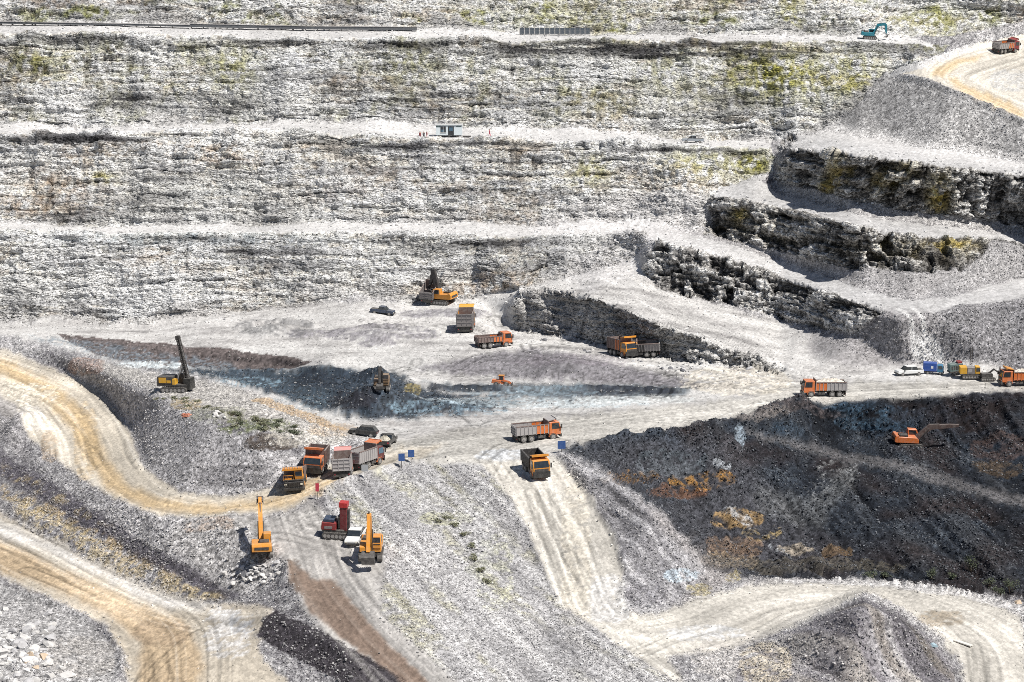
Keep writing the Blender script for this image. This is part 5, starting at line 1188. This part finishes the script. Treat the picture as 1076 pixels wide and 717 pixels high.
c = car('pickup_truck', "dark blue pickup parked on the pit floor below the rock wall", 'pickup', NAVY, PICK, 5.2, 1.9, PICKG, ((1.65, .36), (-1.6, .36)), (-2.5, -.9, 1.08)); place(c, 402, 330, -12, 1.6, .8)
c = car('pickup_truck', "silver pickup parked on the upper middle ledge", 'pickup', CHROME, PICK, 5.2, 1.9, PICKG, ((1.65, .36), (-1.6, .36)), (-2.5, -.9, 1.08)); place(c, 728, 150, 176, 1.6, .8)
c = car('pickup_truck', "white double cab pickup parked left of the blue box truck", 'pickup', WHITE, PICK, 5.2, 1.9, [(1.3, 1.08), (.7, 1.7), (-1.2, 1.72), (-1.4, 1.08)], ((1.65, .38), (-1.6, .38)), (-2.5, -1.45, 1.08)); place(c, 955, 394, 193, 1.6, .8)
sb = MB()
for i in range(7): x = 2.0 - i * .25; sb.tube((x, -.9, 1.2), (x - .2, -.9, 2.1 + .1 * (i % 2)), .02, 5)
# blue box truck
t = thing('box_truck', "small blue box truck parked at the foot of the white tracks", 'box truck')
wheels(t, [(1.7, s * .85, .3) for s in (-1, 1)] + [(-1.5, s * .8, .42) for s in (-1, 1)], .42)
MB().box(-2.6, 2.4, -.45, .45, .5, .75).build('chassis', DKST, t)
MB().box(-2.7, .75, -1.1, 1.1, .85, 3.0).build('cargo_box', BLUEP, t, None, .04)
c = MB().prism([(.9, .6), (2.5, .6), (2.55, 1.5), (2.2, 2.5), (.9, 2.5)], -1.0, 1.0).build('cab', mat("cyan_paint", (.02, .16, .30), .4, 0, .15), t, None, .05)
MB().prism([(1.2, 1.5), (2.3, 1.5), (2.1, 2.3), (1.2, 2.3)], -1.02, 1.02).build('side_window', GLASS, c)
MB().box(2.48, 2.56, -.8, .8, 1.5, 2.2).build('windscreen', GLASS, c); MB().box(2.4, 2.66, -1.0, 1.0, .45, .7).build('bumper', DKST, t)
MB().box(-.7, -.1, -1.12, -1.09, 1.6, 2.3).build('label_panel', WHITE, t)
place(t, 981, 393, -14, 1.7, .9, sc=.72)
# site plant on the right
t = thing('generator_trailer', "dark grey generator trailer with a red top beside the yellow compressor", 'trailer')
wheels(t, [(-.6, s * .85, .25) for s in (-1, 1)], .4); MB().box(-1.7, 1.4, -.9, .9, .6, .85).build('frame', DKST, t)
MB().box(-1.6, 1.2, -.85, .85, .85, 2.4).build('housing', GREENC, t, None, .04); MB().box(.2, 1.1, -.7, .7, 2.4, 2.75).build('top_cover', RED, t); MB().tube((1.4, 0, .7), (2.5, 0, .6), .07, 6).build('tow_bar', DKST, t)
sl = MB()
for i in range(5): sl.box(-1.3 + i * .5, -1.0 + i * .5, -.88, -.85, 1.2, 2.0)
sl.build('vent', DKST, t); place(t, 1005, 393, 8, 1, .7, sc=.9)
t = thing('drill_carrier', "yellow and grey tracked drill carrier parked near the right edge", 'drill carrier')
track_set(t, 3.8, 2.1, .45, .8); MB().box(-2.3, 2.2, -1.0, 1.0, .8, 1.05).build('deck', DKST, t)
MB().box(-2.3, -.8, -.95, .95, 1.05, 2.6).build('compressor_housing', YEL, t, None, .05); MB().box(-.75, .9, -.9, .9, 1.05, 2.45).build('engine_housing', STEEL, t, None, .05)
c = MB().prism([(1.0, 1.05), (2.1, 1.05), (2.0, 2.6), (1.0, 2.7)], -.9, .5).build('cab', YEL, t, None, .04); MB().prism([(1.2, 1.6), (2.0, 1.6), (1.95, 2.4), (1.2, 2.4)], -.93, -.88).build('side_window', GLASS, c)
MB().box(-.6, .3, -.93, -.9, 1.4, 2.2).build('access_panel', PALES, t)
place(t, 1019, 397, -3, 1.6, .9, sc=.85)
t = thing('drill_arm_unit', "black crawler drill with folded arm beside the yellow carrier", 'drill rig')
track_set(t, 2.8, 1.6, .35, .6); MB().box(-1.2, .9, -.6, .6, .6, 1.3).build('body', DKST, t, None, .04)
MB().arm([(.2, 1.2), (1.2, 2.0), (2.4, 1.2)], [.14, .16, .12], -.15, .15).build('boom', DKST, t); MB().box(2.2, 2.5, -.2, .2, .2, 2.4).build('drill_feed', RIM, t); place(t, 1037, 399, 4, 1.2, .6)
# tall dark mast seen against the slope
t = thing('drill_mast', "thin dark drill mast standing against the slope near the right edge", 'drill mast')
b = MB()
for a in (-.18, .18): b.tube((a, 0, 0), (a, 0, 4.6), .07, 6)
for k in range(9): b.tube((-.18, 0, .2 + k * .5), (.18, 0, .6 + k * .5), .05, 5)
b.build('mast', DKST, t); MB().box(-.5, .5, -.5, .5, 0, .4).build('base', DKST, t); place(t, 1020, 390, 0, .4, .4, .1, False)
# wheel loader
t = thing('wheel_loader', "small orange wheel loader with a dark bucket on the dark pit floor", 'wheel loader')
wheels(t, [(1.3, s * .9, .5) for s in (-1, 1)] + [(-1.3, s * .9, .5) for s in (-1, 1)], .68)
MB().prism([(-2.6, .9), (-.1, .9), (-.1, 1.7), (-2.4, 1.9)], -.85, .85).build('engine_hood', ORANGE, t, None, .06); MB().box(-.1, 1.7, -.5, .5, .7, 1.3).build('front_frame', ORANGE, t)
c = MB().prism([(-.6, 1.6), (.7, 1.5), (.6, 2.9), (-.6, 2.9)], -.65, .65).build('cab', ORANGE, t, None, .04); MB().prism([(-.45, 1.9), (.55, 1.9), (.45, 2.75), (-.45, 2.75)], -.68, .68).build('side_window', GLASS, c)
MB().box(-.75, .75, -.75, .75, 2.9, 3.02).build('cab_roof', AMBER, c)
for s in (-.55, .55): MB().arm([(.6, 1.5), (1.8, 1.3), (2.7, .7)], [.14, .18, .12], s - .09, s + .09).build('lift_arm', ORANGE, t)
MB().prism([(2.5, .9), (2.6, .15), (3.8, .1), (3.8, .2), (2.85, .35), (2.75, 1.1)], -1.25, 1.25).build('bucket', DKST, t)
place(t, 527, 406, -8, 1.5, .9, sc=.72)

# ------------------------------------------------------------------ cabin, people, signs, fence, conveyor
t = thing('site_cabin', "white site cabin on skids with dark windows on the upper middle ledge", 'cabin')
MB().box(-3.1, 3.1, -1.2, 1.2, .35, 2.75).build('wall', CABIN, t, None, .03); MB().box(-3.25, 3.25, -1.4, 1.35, 2.75, 2.95).build('roof', WHITE, t)
for x in (-2.2, 0, 2.0): MB().box(x - .3, x + .3, -1.1, 1.1, -.15, .35).build('skid', DKST, t)
for x0, x1, z0 in ((-2.0, -.75, .75), ): 
    wn_ = MB().box(x0, x1, -1.24, -1.2, 1.0, 2.45).build('window', GLASS, t); MB().box(x0 - .08, x1 + .08, -1.27, -1.24, .9, 1.0).build('sill', WHITE, wn_); MB().box(x0 + .58, x0 + .66, -1.27, -1.24, 1.0, 2.45).build('mullion', WHITE, wn_); MB().box(x0 + .2, x0 + .9, -1.26, -1.24, 1.1, 1.7).build('blue_board', BLUEGL, wn_)
dr = MB().box(-.2, 1.15, -1.24, -1.2, .4, 2.45).build('door', GLASS, t); MB().box(.05, .9, -1.27, -1.24, 1.4, 2.2).build('door_glass', BLUEGL, dr); MB().box(.2, .3, -1.3, -1.24, 1.1, 1.2).build('handle', RIM, dr)
MB().box(-3.1, -1.9, -1.25, -1.2, 2.3, 2.55).build('shade_board', GREENC, t); MB().box(1.7, 2.9, -1.25, -1.2, 2.35, 2.55).build('shade_board', GREENC, t)
place(t, 472, 144, 0, 2.8, 1, 0, False, .1)
t = thing('pallet_stack', "low dark stack of boards lying right of the white site cabin", 'boards')
for i in range(4): MB().box(-.9 - .1 * i, .9, -.5 + .02 * i, .5, .1 + i * .11, .18 + i * .11).build('board', DKST, t)
place(t, 491, 145, 0, .7, .4, 0, False)

def person(label, cloth, u, v, deg, top=None, stride=.12):
    t = thing('person', label, 'person')
    def skin_obj(name, pts_, eds, m, par, rs):
        me = bpy.data.meshes.new(name); me.from_pydata(pts_, eds, []); o = bpy.data.objects.new(name, me); C.objects.link(o); o.parent = par
        md = o.modifiers.new('skin', 'SKIN'); ly = me.skin_vertices[0].data
        for k, r_ in enumerate(rs): ly[k].radius = r_ if isinstance(r_, tuple) else (r_, r_)
        ly[0].use_root = True
        o.modifiers.new('sub', 'SUBSURF').levels = 1; o.modifiers['sub'].render_levels = 1
        me.materials.append(m); return o
    P = [(0, 0, .92), (0, 0, 1.15), (0, 0, 1.40), (.02, 0, 1.52), (.03, 0, 1.64), (.03, 0, 1.76)]
    E_ = [(0, 1), (1, 2), (2, 3), (3, 4), (4, 5)]; R_ = [(.14, .10), (.13, .095), (.15, .09), .055, (.085, .1), (.07, .085)]
    for s in (-1, 1):
        k = len(P); P += [(0, s * .19, 1.42), (-.03 * s, s * .25, 1.14), (.06, s * .26, .88), (.09, s * .26, .80)]; E_ += [(2, k), (k, k + 1), (k + 1, k + 2), (k + 2, k + 3)]; R_ += [.065, .05, .036, .04]
        k = len(P); P += [(0, s * .10, .86), (s * stride * .6, s * .11, .48), (s * stride, s * .12, .08), (s * stride + .14, s * .13, .04)]; E_ += [(0, k), (k, k + 1), (k + 1, k + 2), (k + 2, k + 3)]; R_ += [.095, .068, .048, (.05, .035)]
    skin_obj('body', P, E_, SKIN, t, R_)
    g = 1.16
    keep = [0, 1, 2] + [i for i in range(6, len(P)) if (i - 6) % 8 not in (3, 7)]
    mp_ = {o_: n_ for n_, o_ in enumerate(keep)}
    skin_obj('coverall', [P[i] for i in keep], [(mp_[a], mp_[b]) for a, b in E_ if a in mp_ and b in mp_], cloth, t, [tuple(q * g for q in R_[i]) if isinstance(R_[i], tuple) else R_[i] * g for i in keep])
    h = MB(); n = 12
    rings = [[(.03 + rr * math.cos(2 * math.pi * k / n), rr * math.sin(2 * math.pi * k / n), z) for k in range(n)] for rr, z in ((.15, 1.73), (.125, 1.745), (.115, 1.80), (.07, 1.86))]
    for a, b in zip(rings[:-1], rings[1:]): h.loft(a, b)
    h.build('helmet', top or WHITE, t)
    return place(t, u, v, deg, .2, .2, -.02, False)
DKCL = mat("dark_cloth", (.03, .035, .06), .9, 0, .1); REDCL = mat("red_cloth", (.45, .03, .05), .9, 0, .08); PINKCL = mat("rose_cloth", (.55, .07, .12), .9, 0, .05)
person("person in dark red overalls, leftmost of the three by the cabin", mat("maroon_cloth", (.20, .02, .03), .9, 0, .05), 441.5, 146, -60)
person("person in dark clothes standing between the two red clad people", DKCL, 445.4, 146, -100)
person("person in red overalls standing nearest to the cabin", REDCL, 448.5, 145.5, 20)
person("person in rose red overalls walking alone right of the cabin", PINKCL, 514.5, 143.5, 0, None, .22)

sign("blue road sign on a short post, left of the pair by the junction", SIGNB, 422, 492, .95, 1.15, 1.1, -80)
sign("blue road sign on a short post, right of the pair by the junction", SIGNB, 432, 488, .95, 1.15, 1.1, -80)
sign("square blue road sign standing on the rubble edge beside the ramp", SIGNB, 590, 475, 1.25, 1.25, .5, -80)
sign("pale grey sign plate standing in front of the pale dump truck", SIGNG, 383.5, 503, 1.0, 1.0, 1.1, -85, round_=True)
sign("narrow red sign on a thin post at the loop road edge", SIGNR, 333.5, 525, .5, 1.2, 1.2, -85)
for (u, v, lb) in ((995, 408, "thin dark marker post on the right road, left one of two"), (1035, 408, "thin dark marker post on the right road, right one of two")):
    t = thing('marker_post', lb, 'marker post'); MB().tube((0, 0, 0), (0, 0, .9), .06, 6).build('post', DKST, t); MB().box(-.1, .1, -.1, .1, -.1, .12).build('foot', DKST, t); place(t, u, v, 0, .2, .2, 0, False)

# dark panelled fence on the top ledge
t = thing('panel_fence', "row of dark blue fence panels on the top ledge", 'fence')
pa, pb = on_ground(546, 37), on_ground(620, 37); d = pb - pa; Ln = Vector((d.x, d.y, 0)).length
a = math.atan2(d.y, d.x); t.matrix_world = Matrix.Translation(pa) @ Matrix.Rotation(a, 4, 'Z')
pm_ = mat("panel_blue", (.03, .05, .075), .6, 0, .25); N = 14
pmesh = None
for i in range(N):
    x = Ln * i / N; z = d.z * i / N
    if pmesh is None:
        o = MB().box(.08, Ln / N - .1, -.04, .04, .15, 1.75).build('fence_panel', pm_, t); pmesh = o.data
        q = MB().box(-.06, .06, -.07, .07, -.3, 1.9).build('post', PALES, t); qmesh = q.data
    else:
        for nm, me in (('fence_panel', pmesh), ('post', qmesh)):
            o = bpy.data.objects.new(nm, me); o.parent = t; o.location = (x, 0, z); C.objects.link(o)
# conveyor along the top ledge
t = thing('conveyor', "long dark conveyor line running along the foot of the top rock wall", 'conveyor')
pp = [on_ground(u, v) for u, v in ((-60, 25), (0, 26.5), (60, 27.5), (130, 28.5), (200, 30), (270, 31.5), (320, 32.5), (380, 33), (438, 33.5))]
t.location = pp[2]
bel, leg_, cov = MB(), MB(), MB()
for p, q in zip(pp[:-1], pp[1:]):
    d = q - p; a = math.atan2(d.y, d.x); Lh = math.hypot(d.x, d.y)
    M = Matrix.Translation(p - pp[2]) @ Matrix.Rotation(a, 4, 'Z') @ Matrix.Rotation(-math.atan2(d.z, Lh), 4, 'Y')
    hh = .75 if q.x > on_ground(270, 31).x - 1 else .45
    bel.box(0, Lh + .02, -.5, .5, .35, .35 + hh, M); cov.box(0, Lh, -.6, .6, .38 + hh, .5 + hh, M)
    for i in range(int(Lh / 3)): leg_.box(i * 3 + .2, i * 3 + .35, -.5, .5, -.4, .35, M)
bel.build('belt_housing', mat("conveyor_slate", (.05, .06, .075), .6, 0, .2), t); leg_.build('trestle', DKST, t); cov.build('cover_edge', PALES, t)
# plank and small litter on the spoil heap
t = thing('plank', "long white plank lying on the right spoil heap", 'plank'); MB().box(-1.3, 1.3, -.32, .32, .1, .22).build('board', WOODW, t); place(t, 1012, 677, -48, .8, .3, 0)
t = thing('scrap_sheet', "small pale blue sheet lying on the right spoil heap", 'scrap'); MB().prism([(-.4, .1), (.4, .1), (.2, .4), (-.2, .35)], -.4, .4).build('sheet', mat("pale_blue_sheet", (.35, .5, .58), .6, 0, .2), t); place(t, 981, 680, 20, .3, .3, 0)
t = thing('orange_sheeting', "crumpled orange sheeting lying on the slope below the drill rig", 'sheeting')
o = lump('sheet', mat("orange_sheet", (.55, .12, .03), .7, 0, .3), .45, .9, .4, t, 4); o2 = lump('torn_piece', mat("orange_sheet", (0, 0, 0)), .25, .4, .3, t, 9); o2.location = (-1.3, .5, 0); place(t, 197, 437, -35, .6, .4, -.05)
# ------------------------------------------------------------------ boulders, rubble, plants
def rock_mesh(name, seed, col_=None, sub=2):
    rn = random.Random(seed); bm_ = bmesh.new(); bmesh.ops.create_icosphere(bm_, subdivisions=sub, radius=1)
    pl = [(Vector((rn.gauss(0, 1), rn.gauss(0, 1), rn.gauss(0, 1))).normalized(), rn.uniform(.45, .85)) for _ in range(11)]
    for v_ in bm_.verts:
        for n_, dd in pl:
            k = v_.co.dot(n_) - dd
            if k > 0: v_.co -= n_ * k
        v_.co *= rn.uniform(.95, 1.05); v_.co.z *= .72
    me = bpy.data.meshes.new(name); bm_.to_mesh(me); bm_.free(); return me
def stone_mat(name, rgb):
    return mat(name, rgb, .95, 0, .8, tuple(min(.66, c * 1.25 + .04) for c in rgb), .1)
BM = [stone_mat("boulder_pale", (.43, .42, .41)), stone_mat("boulder_grey", (.33, .325, .33)), stone_mat("boulder_tan", (.38, .30, .22)), stone_mat("boulder_dark", (.11, .11, .12))]
rocks = {}
for mi in range(4):
    for s_ in range(4):
        me = rock_mesh('boulder', mi * 10 + s_ + 3); me.materials.append(BM[mi]); rocks[mi, s_] = me
def boulder(u, v, size, mi, label, group, rn):
    p = on_ground(u, v)
    if p is None: return
    o = bpy.data.objects.new('boulder', rocks[mi, rn.randrange(4)])
    o.location = p + Vector((0, 0, size * .04)); o.rotation_euler = (rn.uniform(-.5, .5), rn.uniform(-.5, .5), rn.uniform(0, 6.3)); o.scale = (size * rn.uniform(.8, 1.3), size * rn.uniform(.8, 1.2), size * rn.uniform(.7, 1.1))
    o["label"] = label; o["category"] = 'boulder'; o["group"] = group; C.objects.link(o)
rn = random.Random(11)
for i in range(108):
    u = rn.triangular(-12, 75, 18); v = rn.triangular(636, 722, 690)
    if u > 58 + (v - 640) * .3: continue
    boulder(u, v, rn.choice((.35, .45, .55, .7, .85, 1.0)), rn.choice((0, 0, 0, 1)), "pale grey boulder in the rock pile at the bottom left corner", "boulders of the bottom left rock pile", rn)
for (u, v, s_) in ((32, 690, .9), (46, 691, .8), (38, 702, .75), (28, 697, .7), (50, 700, .6)):
    boulder(u, v, s_, 2, "tan stained boulder among the pale rocks at the bottom left", "tan boulders in the bottom left pile", rn)
for i in range(46):
    u = rn.triangular(226, 296, 270); v = rn.triangular(590, 614, 599)
    boulder(u, v, rn.choice((.2, .3, .4, .5)), rn.choice((0, 0, 1)), "pale boulder in the rubble just below the amber excavator seen from behind", "boulders below the rear view excavator", rn)
boulder(257, 604, .75, 3, "single dark boulder below the amber excavator seen from behind", "boulders below the rear view excavator", rn)
for i in range(26):
    u = rn.uniform(352, 372) + 0; v = rn.uniform(437, 465); boulder(rn.uniform(300, 372), v, rn.choice((.18, .25, .35)), 0, "pale boulder on the slope between the rig bench and the queue of trucks", "boulders above the truck queue", rn)
for i in range(30): boulder(rn.uniform(60, 330), rn.uniform(330, 346), rn.choice((.25, .35, .45)), rn.choice((0, 1)), "grey boulder fallen at the foot of the lower rock wall", "boulders at the foot of the lower rock wall", rn)
for i in range(40): boulder(rn.uniform(545, 830), 0, .5, 1, "", "", rn) if False else None
for i in range(40):
    k = rn.random(); u = lerp(545, 800, k); v = lerp(352, 388, min(1, k * 1.6)) + rn.uniform(-3, 3)
    boulder(u, v, rn.choice((.25, .35, .5, .6)), rn.choice((1, 1, 3, 0)), "broken grey boulder at the foot of the lowest rock bluff", "boulders at the foot of the lowest bluff", rn)
for i in range(30):
    boulder(rn.uniform(476, 512), rn.uniform(520, 610), rn.choice((.2, .25, .35)), rn.choice((0, 0, 1)), "small pale boulder on the wedge slope left of the ramp", "boulders on the wedge slope", rn)
for (u, v, s_) in ((226, 436, .6), (230, 434, .75), (233, 437, .55), (229, 438, .45), (224, 438, .4), (236, 439, .4)):
    boulder(u, v, s_, 0, "pale boulder in the small heap on the rig bench beside the green weeds", "boulders of the small heap on the rig bench", rn)
boulder(510, 557, .7, 0, "largest pale boulder on the wedge slope left of the ramp", "boulders on the wedge slope", rn)
boulder(682, 638, .55, 3, "dark boulder on the pale gravel inside the ramp bend", "boulders inside the ramp bend", rn)
boulder(1070, 634, .9, 2, "tan boulder beside the lower road at the right edge", "boulders beside the lower road", rn)

# loose stones too many to count, as real geometry
def stones(name, mask, n, lo, hi, pal, seed):
    rg = np.random.default_rng(seed)
    cell = np.abs(np.gradient(X, axis=1)) * np.hypot(np.gradient(Y, axis=0), np.gradient(Z, axis=0)) 
    wgt = (np.clip(mask, 0, 1) * cell ** .6).ravel(); wgt[allco[:, 2] > 200] = 0
    ii = rg.choice(len(wgt), n, p=wgt / wgt.sum())
    base = allco[ii].astype(np.float64) + alln[ii] * .02
    base[:, 0] += rg.normal(0, .12, n); base[:, 1] += rg.normal(0, .2, n)
    sz = lo * (hi / lo) ** (rg.random(n) ** 2.2)
    corners = np.array([(-1, -1, -1), (1, -1, -1), (1, 1, -1), (-1, 1, -1), (-1, -1, 1), (1, -1, 1), (1, 1, 1), (-1, 1, 1)], float)
    k = corners[None] * rg.uniform(.45, 1.0, (n, 8, 3)) * sz[:, None, None] * np.array([1, 1, .75])
    a = rg.uniform(0, 6.28, n); b = rg.uniform(-.6, .6, n)
    ca, sa, cb, sb_ = np.cos(a), np.sin(a), np.cos(b), np.sin(b)
    kx = k[..., 0] * cb[:, None] + k[..., 2] * sb_[:, None]; kz = -k[..., 0] * sb_[:, None] + k[..., 2] * cb[:, None]; ky = k[..., 1]
    q = np.stack([kx * ca[:, None] - ky * sa[:, None], kx * sa[:, None] + ky * ca[:, None], kz], -1) + base[:, None, :]
    fq = np.array([(4, 5, 6, 7), (0, 1, 5, 4), (1, 2, 6, 5), (2, 3, 7, 6), (3, 0, 4, 7)])
    faces = (np.arange(n)[:, None, None] * 8 + fq[None]).reshape(-1, 4)
    c = np.asarray(pal)[rg.integers(0, len(pal), n)] * rg.uniform(.6, 1.35, (n, 1))
    own = allc[ii, :3]; c = .55 * c + .45 * own * rg.uniform(.7, 1.5, (n, 1)); c = np.clip(c, .02, .68)
    cc = np.concatenate([c, np.ones((n, 1))], 1).repeat(8, 0)
    o = put(name, raw_mesh(name, q.reshape(-1, 3), faces, cc, False), M_STONE, 'stuff')
    o["label"] = {"loose_stones": "loose grey stones strewn over the slopes", "dark_stones": "dark stones strewn over the black pit slope and the blue grey cut", "road_pebbles": "pebbles scattered on the dusty roads and floor", "scree": "pale scree at the foot of the rock walls"}[name]
M_STONE = ground_material("single_stones", .5, .85, 1.15, .15)
inside = ((U > -40) & (U < 1116) & (V > -10) & (V < 740)).astype(float)
loose_m = np.clip(1 - cl_m, 0, 1) * (1 - np.clip(ALLR + floor + eroad + tD + tC + tB, 0, 1)) * inside
stones('loose_stones', loose_m * (1 - pit) * (.3 + sst(-.3, .5, med + big)), 85000, .05, .18, [(.50, .49, .485), (.34, .33, .34), (.42, .41, .41), (.2, .195, .205), (.58, .57, .56)], 1)
stones('dark_stones', np.clip(pit + .8 * mb1 + .8 * mb2, 0, 1) * inside * (.2 + sst(-.2, .6, med + big)), 30000, .05, .2, [(.03, .033, .04), (.06, .065, .075), (.11, .12, .135), (.22, .23, .25)], 2)
edge = blur2(np.clip(ALLR, 0, 1), 5); edge = np.clip(4 * edge * (1 - edge), 0, 1)
stones('road_pebbles', inside * np.clip(floor + main + rmp + loop + flat + low + eroad, 0, 1) * (.03 + edge ** 2) * (V > 240), 12000, .05, .2, [(.52, .51, .49), (.36, .35, .34), (.24, .23, .23), (.6, .59, .57)], 3)
foot = blur2(cl_m, 5) * (1 - cl_m) * inside
stones('scree', foot, 5000, .08, .4, [(.55, .545, .53), (.45, .44, .43), (.33, .32, .32), (.6, .59, .58)], 4)

# plants
LEAFM = [mat("leaf_dark", (.045, .065, .025), .8, 0, .15), mat("leaf_olive", (.11, .12, .04), .8, 0, .3)]
def shrub(name, label, u, v, w_, h_, n, m, seed, group=None):
    rg = random.Random(seed); t = thing(name, label, 'shrub' if name == 'shrub' else 'weeds', group)
    b = MB(); st = MB(); cl = [(rg.gauss(0, .4) * w_, rg.gauss(0, .4) * w_, rg.uniform(.25, .9) * h_) for _ in range(9)]
    for c_ in cl: st.tube((c_[0] * .3, c_[1] * .3, -.1), c_, .035, 5, .015)
    for i in range(n):
        c_ = rg.choice(cl); p = Vector((c_[0] + rg.gauss(0, .22) * w_, c_[1] + rg.gauss(0, .22) * w_, max(.03, c_[2] + rg.gauss(0, .16) * h_)))
        q = Euler((rg.uniform(-1, 1), rg.uniform(-1, 1), rg.uniform(0, 6.3))).to_matrix(); s_ = rg.uniform(.06, .15)
        b.add([p + q @ Vector((-s_, 0, 0)), p + q @ Vector((0, -s_ * .5, .02)), p + q @ Vector((s_, 0, 0)), p + q @ Vector((0, s_ * .5, .02))], [(0, 1, 2, 3)])
    b.build('foliage', m, t); st.build('stem', mat("stem_brown", (.12, .08, .05), .9, 0, .1), t)
    place(t, u, v, rg.uniform(0, 360), .3, .3, .05, False); return t
for k, (u, v, w_, h_) in enumerate([(1062, 622, 1.4, 1.8), (1050, 626, 1.0, 1.1), (1019, 600, .9, 2.2), (979, 607, 1.1, 1.4), (915, 607, 1.2, 1.0), (930, 607, .8, .8), (1000, 609, .8, .9), (1040, 615, 1.0, 1.2)]):
    shrub('shrub', "dark green shrub at the foot of the black pit slope beside the lower road", u, v, w_, h_, 420, LEAFM[0], 50 + k, "dark shrubs along the lower road")
for k, (u, v, w_, h_) in enumerate([(495, 575, .8, .5), (500, 588, .9, .6), (505, 600, .7, .5), (488, 562, .8, .4), (512, 612, .6, .5), (462, 548, .8, .35), (478, 552, .7, .35), (470, 544, .8, .3)]):
    shrub('weed_clump', "olive weeds growing between stones on the wedge slope left of the ramp", u, v, w_, h_, 260, LEAFM[1], 70 + k, "weeds on the wedge slope")
for k in range(26):
    u = rn.uniform(232, 312); v = 438 + (u - 232) * .16 + rn.uniform(-6, 8)
    shrub('weed_clump', "green weeds growing on the bench behind the grey slope", u, v, rn.uniform(.6, 1.2), rn.uniform(.3, .6), 200, LEAFM[k % 2], 90 + k, "weeds on the rig bench")
for k in range(14):
    u = rn.uniform(160, 235); v = 415 + (u - 160) * .2 + rn.uniform(-4, 6)
    shrub('weed_clump', "dry olive weeds beside the drill rig on the bench", u, v, rn.uniform(.5, .9), rn.uniform(.2, .45), 150, LEAFM[1], 130 + k, "weeds beside the drill rig")

# scrub on the upper rock walls
for k in range(90):
    q = rn.random()
    if q < .45: u, v = rn.uniform(5, 1060), rn.uniform(3, 24)
    else:
        a, b, ru, rv = rn.choice([(820, 80, 60, 30), (245, 72, 26, 26), (35, 65, 30, 18), (900, 85, 26, 26), (430, 70, 40, 26), (640, 110, 60, 12), (100, 60, 30, 16), (330, 60, 40, 14), (720, 80, 30, 20)])
        u, v = rn.gauss(a, ru * .6), rn.gauss(b, rv * .5)
    if u > 880 and v > 60 or v > 128 or v < 2: continue
    shrub('shrub', "small olive shrub clinging to the upper rock walls", u, v, rn.uniform(.5, 1.2), rn.uniform(.5, 1.4), 90, LEAFM[rn.random() < .7], 300 + k, "shrubs on the upper rock walls")
